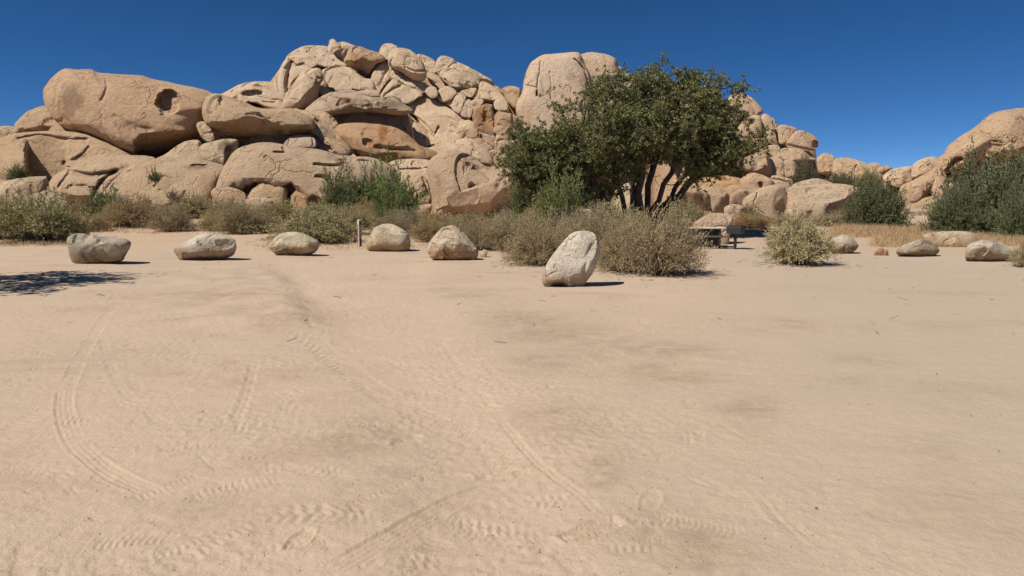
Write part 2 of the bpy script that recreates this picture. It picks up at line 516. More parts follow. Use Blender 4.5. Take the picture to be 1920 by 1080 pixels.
# damp, dirty smudges lying on the sand (their own shapes)
sm = np.zeros(len(x))
def smudge(zone, s, rx, ry, a, amt):
    c = flat_pts(zone, s)[0]
    t = math.radians(a)
    u = (x - c[0]) * math.cos(t) + (y - c[1]) * math.sin(t); v = -(x - c[0]) * math.sin(t) + (y - c[1]) * math.cos(t)
    rx *= .8; ry *= 1.7
    g = np.exp(-(u / rx) ** 2 - (v / ry) ** 2)
    np.maximum(sm, amt * g, out=sm)
for s_, rx, ry, a, m_ in [("640,30", 1.6, .45, -10, .7), ("820,40", 1.3, .5, -8, .75), ("1000,80", 1.0, .35, -25, .7), ("1130,120", .8, .25, -20, .9),
        ("320,80", .7, .4, 0, .5), ("1350,550", .35, .3, 0, .8), ("1390,790", .3, .18, 0, .75), ("1450,720", .22, .25, 0, .5), ("1560,960", .25, .2, 0, .6),
        ("860,350", .5, .12, 0, .5), ("1060,335", .4, .12, 0, .45), ("640,130", .7, .3, 0, .4), ("780,800", .4, .12, 20, .35), ("1310,620", .3, .2, 0, .4)]:
    smudge(ZA, s_, rx, ry, a, m_)
for s_, rx, ry, a, m_ in [("60,120", .9, .45, -5, .85), ("160,175", .9, .3, -20, .75), ("340,200", .8, .3, -30, .6), ("560,235", .8, .3, -30, .8), ("660,240", .7, .3, -20, .6),
        ("130,270", .5, .35, -30, .7), ("290,245", .3, .3, 0, .5), ("510,300", .4, .2, -10, .7), ("640,330", .5, .2, 10, .7), ("1060,135", .35, .3, 0, .8),
        ("1280,150", .5, .2, 0, .4), ("1620,135", .7, .2, 0, .5), ("1310,270", .5, .2, -10, .5), ("895,450", .3, .22, -30, .85), ("150,470", .45, .18, -30, .75),
        ("210,530", .35, .2, 0, .55), ("320,650", .22, .2, 0, .7), ("345,710", .2, .12, -20, .8), ("620,950", .32, .17, -10, .95), ("760,1060", .2, .12, -30, .8),
        ("520,860", .16, .1, -20, .5), ("1270,340", .5, .15, 0, .4), ("1700,380", .7, .2, 0, .35), ("1560,600", .4, .2, 0, .3), ("330,915", .15, .1, 0, .6),
        ("1800,950", .4, .2, 0, .3), ("1680,20", 1.2, .2, 0, .5), ("1500,15", .8, .2, 0, .5), ("1830,130", .8, .2, 0, .4), ("960,160", .4, .2, 0, .45)]:
    smudge(ZB, s_, rx, ry, a, m_)
for s_, rx, ry, a, m_ in [("400,560", 1.2, .35, 0, .5), ("880,555", .7, .3, -10, .6), ("830,545", .6, .3, 0, .5), ("1000,605", .6, .3, 0, .5), ("700,520", 1.3, .4, 0, .4), ("740,490", .8, .4, 0, .4)]:
    smudge(Z0, s_, rx, ry, a, m_)
ap = gme.attributes.new("path", 'FLOAT', 'POINT')
ap.data.foreach_set("value", path.astype(np.float32))
at = gme.attributes.new("smudge", 'FLOAT', 'POINT')
at.data.foreach_set("value", sm.astype(np.float32))

def ground_material():
    m, nt, b, out = new_mat("sand")
    k = NB(nt)
    co = k.n("ShaderNodeTexCoord").outputs['Object']
    st = k.scalev(co, (0.6, 1.0, 1.0))
    big = k.noise(co, 0.16, 4, 0.6, 0.5)
    med = k.noise(st, 0.9, 5, 0.62, 0.6)
    fine = k.noise(co, 14, 4, 0.7)
    grit = k.noise(co, 90, 3, 0.75)
    col = k.mix(k.ramp(big, 0.36, 0.64), (0.474, 0.362, 0.260), (0.427, 0.332, 0.243))
    col = k.mix(k.math('MULTIPLY', k.ramp(med, 0.50, 0.72), 0.45), col, (0.335, 0.235, 0.150))
    pa = k.n("ShaderNodeAttribute", attribute_name="path")
    col = k.mix(k.math('MULTIPLY', pa.outputs['Fac'], .5), col, (0.500, 0.378, 0.268))
    # hard-packed greyer ground to the right
    sq = k.n("ShaderNodeSeparateXYZ"); nt.links.new(co, sq.inputs[0])
    pk = k.ramp(k.math('ADD', k.math('SUBTRACT', sq.outputs[0], k.math('MULTIPLY', sq.outputs[1], .22)), k.math('MULTIPLY', big, 3.0)), 0.5, 5.0)
    col = k.mix(k.math('MULTIPLY', pk, .75), col, (0.412, 0.330, 0.248))
    sp2 = k.noise(co, 38, 3, .8)
    col = k.mix(k.math('MULTIPLY', k.ramp(sp2, .60, .72), .35), col, (0.24, 0.17, 0.11))
    col = k.mix(k.math('MULTIPLY', k.ramp(sp2, .40, .28), .30), col, (0.60, 0.48, 0.35))
    a = k.n("ShaderNodeAttribute", attribute_name="smudge")
    br = k.noise(co, 3.4, 8, 0.75, 0.4)
    f = k.math('MULTIPLY', a.outputs['Fac'], k.ramp(br, 0.34, 0.62), clamp=True)
    col = k.mix(k.math('MULTIPLY', f, 0.62), col, (0.225, 0.160, 0.100))
    # redder litter soil towards the shrubs and rocks
    sep = k.n("ShaderNodeSeparateXYZ"); nt.links.new(co, sep.inputs[0])
    far = k.math('MULTIPLY', k.ramp(sep.outputs[1], 19, 34), k.ramp(k.noise(co, 0.5, 4, 0.6), 0.35, 0.6))
    col = k.mix(k.math('MULTIPLY', far, 0.55), col, (0.44, 0.285, 0.165))
    g = k.math('ADD', k.math('ADD', k.math('MULTIPLY', fine, 0.22), k.math('MULTIPLY', grit, 0.34)), 0.72)
    gv = k.n("ShaderNodeCombineColor")
    for i in range(3): nt.links.new(g, gv.inputs[i])
    col = k.mix(1.0, col, gv.outputs[0], 'MULTIPLY')
    nt.links.new(col, b.inputs['Base Color'])
    b.inputs['Roughness'].default_value = 0.95
    b.inputs['Specular IOR Level'].default_value = 0.12
    h = k.math('ADD', k.math('MULTIPLY', fine, 1.0), k.math('MULTIPLY', grit, 0.35))
    bp = k.n("ShaderNodeBump"); bp.inputs['Strength'].default_value = 0.6; bp.inputs['Distance'].default_value = 0.02
    nt.links.new(h, bp.inputs['Height']); nt.links.new(bp.outputs[0], b.inputs['Normal'])
    return m
ground = link("ground", gme, ground_material())
tag(ground, "pale tan sandy clearing with curved tyre tracks", "ground", kind="structure")

# ------------------------------------------------------------------ rocks
Z1 = (0, 100, 4.0); Z2 = (400, 60, 4.5); Z3 = (680, 60, 4.5); Z4 = (380, 220, 4.0); Z5 = (760, 230, 4.0)
Z6 = (1200, 140, 4.5); Z7 = (1500, 180, 4.5); Z8 = (1200, 300, 4.0); Z9 = (0, 310, 4.0); Z10 = (480, 360, 4.0)
Z11 = (900, 340, 4.0); Z12 = (1480, 380, 4.364); ZC = (960, 60, 6.0); ZD = (1240, 140, 6.0); ZE = (660, 230, 6.0)

SUPPORT = []      # (x, y, z) points for the hill mass the boulders rest on
_seed = [0]
VIS = []          # outlines with distances, to keep the hill from standing in front of a boulder

def outline_radius(poly, c, n=720):
    th = np.linspace(-math.pi, math.pi, n, endpoint=False)
    a = poly - c; b = np.roll(a, -1, 0)
    dx, dy = np.cos(th)[:, None], np.sin(th)[:, None]
    ex, ey = (b - a)[:, 0][None], (b - a)[:, 1][None]
    den = dx * ey - dy * ex
    den = np.where(np.abs(den) < 1e-9, 1e-9, den)
    t = (a[:, 0][None] * ey - a[:, 1][None] * ex) / den
    s = (a[:, 0][None] * dy - a[:, 1][None] * dx) / den
    ok = (s >= -1e-6) & (s <= 1 + 1e-6) & (t > 0)
    r = np.where(ok, t, 0).max(1)
    bad = r <= 0
    if bad.any(): r[bad] = np.interp(th[bad], th[~bad], r[~bad], period=2 * math.pi)
    ker = np.array([1, 2, 3, 2, 1.]); ker /= ker.sum()
    r = sum(w * np.roll(r, o) for w, o in zip(ker, (-2, -1, 0, 1, 2)))
    return th, r

def seg_dist(px, py, line):
    best = np.full(len(px), 1e9)
    for a, b in zip(line[:-1], line[1:]):
        d = b - a; L2 = d @ d + 1e-9
        t = np.clip(((px - a[0]) * d[0] + (py - a[1]) * d[1]) / L2, 0, 1)
        best = np.minimum(best, np.hypot(px - a[0] - d[0] * t, py - a[1] - d[1] * t))
    return best

def rock(name, zone, D, s, label=None, cat=None, parent=None, c=None, T=0.42, lean=0.55, box=3.2, under=(), hollow=(), crack=(),
         facets=0, stain=(), mat=None, tint=(1, 1, 1), rough=.8, grow=1.03, lvl=None, group=None, support=True, sharp=False, chips=6, foot=True, joints=None):
    """A closed boulder: its outline stands at distance D on a plane that leans back by `lean`, and it bulges
    T * size to the front and back. under: (polyline, slope) undercuts, hollow: (x,y,rx,ry,depth) weathered pits,
    crack: (polyline, px width, depth)."""
    _seed[0] += 1; seed = _seed[0]
    rs = np.random.RandomState(seed * 7 + 3)
    pts = P0(zone, s)
    poly = pts if sharp else catmull(pts, 6, True)
    cen = P0(zone, c)[0] if c else 0.5 * (pts.min(0) + pts.max(0)) * 0.5 + 0.5 * poly.mean(0)
    w, h = np.ptp(pts[:, 0]), np.ptp(pts[:, 1])
    if lvl is None:
        ar = w * h
        lvl = 6 if ar > 26000 else (5 if ar > 4200 else 4)
    U, Fc = ico(lvl)
    mpp = D / F
    size = math.sqrt(w * h) * mpp
    th, r = outline_radius(poly, cen)
    ang = np.arctan2(-U[:, 2], U[:, 0])          # screen y is down
    rho = np.hypot(U[:, 0], U[:, 2]); dep = U[:, 1]
    VIS.append((cen, th, r, D, pts.min(0), pts.max(0)))
    kk = (rho ** box + np.abs(dep) ** box) ** (-1.0 / box)
    rho = rho * kk; dep = dep * kk
    R = np.interp(ang, th, r, period=2 * math.pi) * grow
    PX = cen[0] + np.cos(ang) * R * rho; PY = cen[1] + np.sin(ang) * R * rho
    depth = dep * T * size
    front = ss(0.15, -0.35, U[:, 1])
    # facets: flat chopped faces on the front
    if facets:
        nx, nz = (PX - cen[0]) / (w / 2), -(PY - cen[1]) / (h / 2); ny = dep.copy()
        for k in range(facets):
            n = np.array([rs.uniform(-0.9, 0.9), -1.0, rs.uniform(-0.7, 0.9)]); n /= np.linalg.norm(n)
            off = rs.uniform(0.66, 0.86)
            d = nx * n[0] + ny * n[1] + nz * n[2] - off
            ny = ny - np.maximum(d, 0) * 0.92 * n[1]
        depth = ny * T * size
    for pl, slope in under:
        L = P0(zone, pl); o = np.argsort(L[:, 0]); L = L[o]
        dpx = PY - np.interp(PX, L[:, 0], L[:, 1])
        wx = ss(L[0, 0] - 6, L[0, 0] + 4, PX) * ss(L[-1, 0] + 6, L[-1, 0] - 4, PX)
        depth = depth + np.maximum(dpx, 0) * mpp * slope * wx
    for hx, hy, rx, ry, hd in hollow:
        q0 = P0(zone, "%g,%g" % (hx, hy))[0]
        qx = (PX - q0[0]) / (rx / zone[2]); qy = (PY - q0[1]) / (ry / zone[2])
        nz_ = 0.35 * pn(np.stack([PX * 0.08, PY * 0.08, np.full_like(PX, seed)], 1))
        nd_ = depth + hd * ss(1.05, 0.72, np.sqrt(qx * qx + qy * qy) + nz_) * front
        depth = np.where((depth < 0) & (U[:, 1] < 0), np.minimum(nd_, .35 * np.abs(depth)), depth)
    for pl, wd, cd in crack:
        L = P0(zone, pl)
        L = catmull(L, 5) if len(L) > 2 else L
        wob = 1.2 * pn(np.stack([PX * 0.12, PY * 0.12, np.full_like(PX, seed + 9)], 1))
        d = seg_dist(PX + wob, PY + wob, L)
        depth = depth + cd * np.exp(-(d / wd) ** 2) * front
    # joints: the face steps along a few nearly straight fractures
    nj = joints if joints is not None else (3 if size > 7 else 2 if size > 3.5 else 1)
    for k in range(nj):
        fa = rs.choice([rs.normal(.1, .22), rs.normal(1.25, .25), rs.normal(-.9, .3)])
        ox, oy = cen + rs.uniform(-.36, .36, 2) * np.array([w, h])
        wq_ = np.stack([PX * .03, PY * .03, np.full_like(PX, seed * 3.3 + k)], 1)
        s_ = ((PX - ox) * math.cos(fa) + (PY - oy) * math.sin(fa)) * mpp + mpp * 6 * pn(wq_) + mpp * 2.5 * pn(wq_ * 5)
        run = ss(-.25, .12, pn(wq_ * .6 + 40))
        st_ = rs.uniform(.012, .035) * size * rs.choice([-1, 1])
        depth = depth + (st_ * (ss(-1.2 * mpp, 1.2 * mpp, s_) - .5) + .020 * size * np.exp(-(s_ / (1.3 * mpp)) ** 2) * run) * front
    # place on the leaning plane
    zc = float(EYE + D / ray(cen[0], cen[1])[1] * ray(cen[0], cen[1])[2])
    a, b, cz = ray(PX, PY)
    t = (D + lean * (EYE - zc)) / (b - lean * cz)
    t = t + depth / b
    V = np.stack([a * t, b * t, EYE + cz * t], 1)
    # stand on the ground where the photo shows a foot
    gz0 = float(ground_z(V[:, 0].mean(), D))
    zmin = V[:, 2].min()
    if foot and gz0 - .25 < zmin < gz0 + 2.2:
        zc2 = zc
        lowv = V[:, 2] < zc2
        V[lowv, 2] = zc2 + (V[lowv, 2] - zc2) * (zc2 - gz0 + .3) / (zc2 - zmin)
    # chipped planes, then weathered relief
    N = vnormals(V, Fc)
    keep_ = ss(.0, -.45, U[:, 1])
    for (cnt, dl, dh, rad, jit) in ((chips, .008, .030, .55, .22), (chips * 3, .003, .010, .22, .25)):
        for _ in range(cnt):
            i = rs.randint(len(V))
            if U[i, 1] > -.3: continue
            n = N[i] + rs.normal(size=3) * jit; n /= np.linalg.norm(n)
            rel_ = V - V[i]
            sd_ = rel_ @ n + rs.uniform(dl, dh) * size
            m_ = (sd_ > 0) & ((rel_ ** 2).sum(1) < (rad * size) ** 2) & ((N @ n) > -.1)
            V[m_] -= np.outer(np.minimum(sd_[m_], .05 * size) * .95 * keep_[m_], n)
    N = vnormals(V, Fc)
    Q = V + seed * 13.7
    s1 = max(size, .2)
    big = pn(Q * (1.3 / s1)) * 0.020 * s1
    sc = min(1.0, s1 / 5.0)          # relief of small stones shrinks with them
    q1 = Q / sc
    wq = q1 + 1.1 * np.stack([pn(q1 * .35 + 3), pn(q1 * .35 + 50), pn(q1 * .35 + 90)], 1)
    mid = fbm(wq * np.array([.30, .30, .40]), 3) * .11 * sc
    cr = np.exp(-(pn(wq * .22 + 31) / .022) ** 2) * ss(.0, .22, pn(q1 * .13 + 60))
    cr2 = np.exp(-(pn(wq * .34 * np.array([.5, .5, 1.4]) + 71) / .022) ** 2) * ss(.05, .25, pn(q1 * .17 + 20))
    grooves = -(.12 * cr + .09 * cr2) * sc
    fin = (fbm(q1 * 1.6 + 8, 3) * .075 + np.abs(pn(q1 * 1.0 + 44)) * .07) * sc * (.45 + ss(-.1, .3, pn(q1 * .25 + 7)))
    V = V + N * (big + (mid + grooves + fin) * rough)[:, None]
    org = np.array([cen[0], 0, 0.])
    org = np.array([V[:, 0].mean(), V[:, 1].mean(), V[:, 2].min()])
    me = mesh_from(name, V - org, Fc)
    me.set_sharp_from_angle(angle=math.radians(30))
    if stain:
        cols = np.zeros((len(V), 4), np.float32); cols[:, 3] = 1
        for sx, sy, rx, ry, ch, amt in stain:
            q0 = P0(zone, "%g,%g" % (sx, sy))[0]
            qx = (PX - q0[0]) / (rx / zone[2]); qy = (PY - q0[1]) / (ry / zone[2])
            nz_ = 0.5 * fbm(np.stack([PX * 0.14, PY * 0.05, np.full_like(PX, seed + 4)], 1), 3)
            cols[:, ch] = np.maximum(cols[:, ch], amt * ss(1.15, 0.35, np.sqrt(qx * qx + qy * qy) + nz_))
        ca = me.color_attributes.new("stain", 'FLOAT_COLOR', 'POINT')
        ca.data.foreach_set("color", cols.ravel())
    loc = org if parent is None else org - np.array(parent.location)
    o = link(name, me, mat or M_TAN, parent, tuple(loc))
    v_ = rs.uniform(0.93, 1.05)
    if parent is None: o['kind'] = 'thing'
    o.color = (tint[0] * v_, tint[1] * v_ * rs.uniform(0.985, 1.01), tint[2] * v_ * rs.uniform(0.96, 1.02), 1)
    if parent is None:
        tag(o, label, cat or "boulder", group)
    if support:
        z0, z1 = V[:, 2].min(), V[:, 2].max()
        for fx in (0.2, 0.5, 0.8):
            xx = V[:, 0].min() + np.ptp(V[:, 0]) * fx
            SUPPORT.append((xx, D + 0.6 * T * size + 1.0, z0 + 0.62 * (z1 - z0)))
    return o

def outcrop(name, label, px, py, D, cat="rock outcrop"):
    a, b, c = ray(px, py); t = D / b
    o = bpy.data.objects.new(name, None); COL.objects.link(o)
    o.location = (float(a * t), D, float(EYE + c * t)); o.empty_display_size = 0.5
    return tag(o, label, cat, kind='thing')

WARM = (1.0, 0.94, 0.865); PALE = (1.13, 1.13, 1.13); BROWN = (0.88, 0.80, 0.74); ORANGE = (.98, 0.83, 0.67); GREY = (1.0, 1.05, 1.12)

# ---- left shoulder
rock("boulder", Z1, 66, "335,290 360,240 430,160 500,122 560,130 680,133 740,160 860,170 1040,178 1130,205 1300,235 1430,262 1540,295 1600,340 1620,400 1560,430 1535,500 1490,560 1480,610 1320,690 1140,778 970,762 750,660 590,590 480,550 420,500 395,470 345,380",
     "huge overhanging tan boulder with a round dark hollow, at the left skyline", c="860,490", T=0.40, lean=0.30, box=2.9, tint=(1.0, .91, .82), rough=.85, chips=0, joints=0,
     under=(("1020,640 1060,600 1250,585 1400,575 1500,545", 1.5),),
     hollow=((1265,362,84,96,1.3),), crack=(("860,470 950,520 1040,560 1130,570", 4, 0.14), ("790,180 800,260 760,350", 2.5, 0.25)),
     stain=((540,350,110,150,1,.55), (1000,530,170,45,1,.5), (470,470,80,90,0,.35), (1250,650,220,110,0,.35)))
rock("boulder", Z1, 73, "110,545 150,490 230,430 340,395 440,420 520,520 520,600 380,610 250,605 130,600", "smooth rounded boulder tucked behind the huge overhanging boulder's left end", c="270,480", tint=WARM, under=(("150,560 300,545 420,560", 1.2),))
rock("boulder", Z1, 74, "-90,600 -40,560 60,545 130,570 140,620 60,660 -60,660", "low rock cut off by the left edge at the skyline")
rock("rock_slab", Z1, 60, "-120,690 0,645 140,605 300,588 500,590 620,608 760,660 960,760 1010,810 900,880 700,960 500,1050 380,1060 200,1040 0,1040 -120,1000",
     "broad sloping slab below the huge overhanging boulder, far left", "rock slab", T=0.30, lean=1.0, box=3.2, tint=WARM, joints=0, chips=2, rough=.6,
     crack=(("140,640 300,612 480,640 650,640", 3, 0.6), ("660,700 600,760 480,820", 2.5, 0.5)), under=(("200,615 350,600 500,615", 1.0),), stain=((330,650,130,60,1,.35),))
rock("rock_slab", Z1, 56, "380,1000 420,930 520,870 680,820 850,772 1000,770 1150,785 1120,840 1000,910 900,970 820,1050 760,1120 700,1160 480,1150 400,1080",
     "creased pale slab between the far left slab and the long middle slab", "rock slab", T=0.34, lean=0.8, tint=(1.05, 1.0, .95), joints=0, chips=3, rough=.6,
     crack=(("520,880 680,910 860,885", 3.5, 0.7), ("690,1060 760,960 880,880", 4, 0.8), ("440,990 520,900", 3, 0.4), ("500,1000 560,980 720,1000", 2, 0.3)))
rock("rock_slab", Z1, 54, "690,1130 760,1040 860,950 980,860 1100,812 1300,790 1500,800 1680,850 1700,890 1650,960 1600,1040 1500,1130 1100,1150",
     "long smooth slab with a tiny plant rooted on it", "rock slab", T=0.36, lean=0.85, tint=(1.05, 1.02, .98), joints=0, chips=2, rough=.6,
     crack=(("820,1010 900,930 980,880", 3, 0.5), ("1380,1020 1330,1070 1250,1090", 2, .3)), hollow=((1500,850,70,22,0.35),), stain=((1480,850,90,30,1,.5),))
rock("rock_block", Z1, 50, "-60,1000 0,968 140,940 220,985 240,1040 225,1080 0,1090 -60,1080", "pale angular block at the far left edge above the shrub", "rock block", box=5, sharp=True, facets=3, tint=PALE, T=.4)
rock("rock_block", Z1, 51.5, "130,945 220,928 350,922 368,1000 300,1040 230,1060 215,975", "shaded angular block beside the pale block at far left", "rock block", box=5, sharp=True, facets=3, under=(("200,960 360,940", 0.7),), T=.4)
rock("rock_block", Z9, 47, "225,230 300,205 370,185 430,225 520,290 568,332 530,345 400,330 280,310", "flat-topped wedge of rock behind the left shrub", "rock block", box=5, sharp=True, facets=3, T=.4)
rock("boulder", Z9, 50, "400,190 500,210 570,215 670,220 640,290 560,300 480,250", "low dark-sided rock in the gap left of the dark green bush", lean=.2, box=3, under=(("490,225 660,225", 1.5),), tint=BROWN)
rock("boulder", Z1, 61, "1180,792 1250,755 1340,690 1400,660 1480,655 1515,700 1515,810 1340,820", "small tan boulder in the shade beneath the huge overhang", T=.45)
rock("rock_block", Z1, 57.5, "1503,700 1600,662 1700,645 1778,658 1765,750 1710,850 1600,840 1508,805", "squat block with a dark stained top corner, below the long ledge boulder", "rock block", box=3.4, stain=((1690,700,75,60,1,.8), (1620,815,60,28,1,.7)), under=(("1700,660 1780,655", .8),))
rock("boulder", Z1, 61, "1475,540 1510,515 1550,530 1605,600 1605,650 1560,665 1510,625", "small wedge stone jammed under the long ledge boulder")
rock("boulder", Z0, 62, "381,212 385,190 398,177 430,182 460,193 485,203 530,205 565,212 584,226 586,240 560,249 500,253 450,256 415,253 393,240",
     "long ledge boulder with a shaded flat underside, right of the huge overhang", c="450,212", T=.45, lean=.35, box=2.8, under=(("384,230 420,228 450,222 495,221 510,234 580,236", 1.5),), crack=(("455,192 480,205 470,215", 2, .3),), stain=((430,240,50,14,0,.3),), tint=WARM)
rock("rock_slab", Z0, 64, "500,208 545,206 575,212 615,236 645,262 664,290 640,294 600,268 575,250 520,240", "knobbly tapering slab beside the long ledge boulder", "rock slab", T=.4, lean=.7, rough=1.7, tint=WARM)
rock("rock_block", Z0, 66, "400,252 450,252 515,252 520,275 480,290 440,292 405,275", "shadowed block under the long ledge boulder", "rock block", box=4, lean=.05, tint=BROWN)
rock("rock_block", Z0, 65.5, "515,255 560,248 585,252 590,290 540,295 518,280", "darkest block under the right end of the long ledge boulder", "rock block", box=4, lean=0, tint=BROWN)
rock("boulder", Z2, 60, "595,955 640,895 730,868 830,885 865,930 850,975 720,990 620,985", "small peaked boulder resting above the cave boulder", T=.4, crack=(("835,890 845,950", 2, .3),))
rock("rock_slab", Z2, 62, "800,870 870,872 940,895 1050,955 1190,1035 1200,1070 1050,1040 900,985 840,950", "thin tilted slab running down towards the orange-streaked boulder", "rock slab", T=.25, lean=.9, tint=PALE)

# ---- summit outcrop
oc = outcrop("summit_outcrop", "jointed pale rock outcrop forming the tallest left summit", 640, 260, 90)
B = dict(parent=oc, box=6, T=.34, lean=.75, grow=1.015, tint=PALE, chips=3, rough=.6, joints=1)
rock("rock_slab", Z2, 92, "615,222 660,170 760,122 860,115 955,122 975,150 910,205 820,220 700,215", **{**B, 'lean': .9}, crack=(("790,160 840,205", 2, .4),))
rock("rock_slab", Z2, 88, "508,450 530,370 570,300 620,222 700,195 800,205 885,262 850,300 760,350 690,430 650,510 630,620 560,600 520,520", **B, c="640,360", crack=(("660,260 640,330 620,430 625,490", 4, 1.0), ("640,230 700,280 760,270", 2.5, .6), ("640,480 560,560", 2, .4), ("560,330 540,420 560,500", 2, .35)))
rock("rock_slab", Z2, 84, "885,530 900,440 930,400 912,330 1040,283 1130,298 1200,338 1280,388 1340,400 1370,470 1405,545 1300,545 1180,505 1050,505 960,535", **B, c="1120,420", crack=(("930,450 1010,500", 2, .5), ("1150,300 1120,400 1180,480", 1.5, .2), ("1180,490 1290,490 1380,480", 2, .5)))
rock("rock_block", Z2, 89, "790,205 850,195 885,262 855,290 830,285 800,235", **B)
rock("rock_block", Z2, 88, "872,212 920,180 1000,178 1060,235 1160,292 1050,282 960,292 890,282", **B)
rock("rock_slab", Z2, 84.5, "1333,395 1370,310 1440,248 1505,300 1485,370 1505,395 1430,475 1402,550 1360,465", **B, crack=(("1480,300 1400,450", 2, .4),))
rock("rock_slab", Z2, 84, "1478,372 1530,318 1640,388 1705,430 1705,475 1640,455 1560,412 1500,398", **B)
rock("rock_slab", Z2, 83, "1405,565 1440,490 1520,398 1600,438 1700,478 1770,530 1720,560 1630,605 1560,562 1490,548", **B, crack=(("1440,540 1500,490 1580,450", 2.5, .6),))
rock("rock_slab", Z3, 82, "375,618 440,558 520,528 640,590 800,680 945,770 950,830 880,850 830,920 750,985 600,975 560,900 470,740 410,680", **{**B, 'lean': .85, 'T': .28}, c="640,740", crack=(("420,690 500,760 600,850 640,800", 2.5, .7), ("720,720 820,770", 2, .3), ("610,870 640,810 760,850", 2, .3)))
rock("rock_slab", Z3, 81, "285,715 400,688 470,760 560,830 605,930 500,985 430,910 340,825", **{**B, 'T': .3}, crack=(("400,830 425,760 420,690", 2.5, .5), ("430,750 500,800 560,870 570,920", 3, .8)))
rock("boulder", Z2, 80, "588,630 620,520 680,430 760,330 830,310 890,313 917,350 922,400 892,450 882,530 850,600 770,668 680,662", "leaning club-shaped boulder on the left flank of the summit", c="760,430", T=.42, lean=.35, tint=PALE, under=(("640,650 720,580 800,490 900,420", .8),), crack=(("830,390 880,420", 2, .3),))
rock("boulder", Z2, 90, "968,135 980,95 985,72 1010,60 1035,75 1045,88 1110,85 1212,128 1185,150 1140,190 1105,245 1050,222 980,200", "small knobbed boulder on the very top of the summit", c="1060,140", under=(("1000,180 1060,140 1130,150 1190,150", .9),), crack=(("1070,100 1090,160", 2.5, .6),), tint=PALE)
rock("boulder", Z2, 86, "1108,255 1125,195 1150,140 1230,122 1300,148 1400,180 1445,240 1375,300 1335,395 1260,372 1200,320", "rust-brown undercut boulder wedged just below the summit knob", c="1270,215", T=.5, lean=.25, under=(("1110,285 1180,255 1250,215 1330,240 1440,250", 1.1),), stain=((1250,250,130,60,0,.5), (1180,180,30,50,0,.5)), tint=WARM)
rock("boulder", Z2, 87, "1398,190 1410,140 1440,104 1500,101 1552,130 1525,155 1492,212 1472,258 1430,232", "upright rounded knob between two summit boulders", tint=PALE, T=.5)
rock("boulder", Z2, 84, "1478,222 1500,160 1545,138 1640,148 1705,190 1762,260 1792,340 1772,402 1702,418 1650,382 1580,332 1500,292", "big smooth egg-shaped boulder on the summit's right side", c="1620,250", T=.45, lean=.5, tint=PALE, crack=(("1620,300 1700,330 1780,325", 2, .3),), under=(("1620,370 1700,345 1790,350", .8),), stain=((1600,190,70,40,1,.25),))
rock("boulder", Z2, 85, "60,548 160,478 250,438 400,418 512,435 600,480 625,600 605,670 450,640 350,600 200,600", "low weathered ridge rock left of the summit, against the sky", T=.4, lean=.8, hollow=((330,515,95,35,1.0),), crack=(("160,500 240,450 300,440", 2, .4), ("420,590 520,600", 2, .3)), tint=PALE)
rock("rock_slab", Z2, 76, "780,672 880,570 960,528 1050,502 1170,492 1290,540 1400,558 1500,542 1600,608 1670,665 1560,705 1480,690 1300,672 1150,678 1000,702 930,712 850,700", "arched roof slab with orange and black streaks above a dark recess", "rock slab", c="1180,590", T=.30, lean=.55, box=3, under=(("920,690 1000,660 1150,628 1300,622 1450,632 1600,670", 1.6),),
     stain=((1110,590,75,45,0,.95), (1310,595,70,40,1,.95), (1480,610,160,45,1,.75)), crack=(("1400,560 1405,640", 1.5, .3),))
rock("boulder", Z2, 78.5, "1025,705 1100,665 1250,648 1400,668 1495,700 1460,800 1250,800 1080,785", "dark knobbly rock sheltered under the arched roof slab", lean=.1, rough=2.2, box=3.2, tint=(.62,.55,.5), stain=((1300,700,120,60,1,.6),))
rock("boulder", Z2, 71, "785,695 900,668 965,690 1055,780 1035,835 960,812 850,785", "lumpy rock at the left foot of the arched roof slab", rough=1.8, tint=WARM)
rock("boulder", Z2, 64, "1028,850 1060,790 1150,773 1290,773 1500,798 1620,858 1690,920 1745,968 1850,998 1905,1060 1860,1130 1700,1150 1500,1130 1350,1090 1200,1032 1120,950", "broad boulder with a bright orange streak and small hollow", c="1380,900", T=.36, lean=.35, box=2.8, tint=ORANGE, chips=2, rough=.6, joints=1,
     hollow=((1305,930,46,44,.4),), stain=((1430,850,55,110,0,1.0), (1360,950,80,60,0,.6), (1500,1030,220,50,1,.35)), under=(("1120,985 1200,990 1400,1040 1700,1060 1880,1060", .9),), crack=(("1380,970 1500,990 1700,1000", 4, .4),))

# ---- jointed blocks falling to the right of the summit
oj = outcrop("jointed_ledge", "row of tightly jointed pale blocks stepping down right of the summit", 880, 230, 84)
J = dict(parent=oj, box=4.8, T=.40, lean=.65, grow=1.01, tint=PALE, chips=3, rough=.5, joints=0)
for D_, s_ in [(94, "455,192 530,198 612,250 560,275 500,258"), (90, "515,272 560,250 612,252 628,320 640,345 560,345"),
               (87, "535,345 620,358 725,458 640,480 580,442 548,395"), (83, "436,425 520,428 555,470 510,515 440,475"), (82, "527,505 565,458 620,473 633,540 580,558"),
               (83, "636,500 680,463 740,463 795,520 700,592 638,572"), (82.5, "698,605 760,545 765,635 715,615"), (82, "752,605 800,518 850,523 873,570 822,692 760,655"),
               (81.5, "826,695 850,610 900,568 935,640 912,725 870,725"), (84, "826,502 900,473 962,480 925,552 870,542"), (83.5, "985,440 1020,418 1100,458 1185,540 1215,605 1110,588 1000,572 983,500"),
               (81, "1108,590 1180,558 1225,600 1225,660 1130,660"), (81.5, "898,602 950,568 1012,568 1015,605 945,665"), (84, "925,552 965,490 985,500 985,560 940,575")]:
    rock("rock_block", Z3, D_, s_, **J)
rock("boulder", Z3, 90, "618,275 640,220 690,201 775,240 725,292 640,340", "rounded knob boulder on the skyline right of the egg-shaped boulder", tint=PALE)
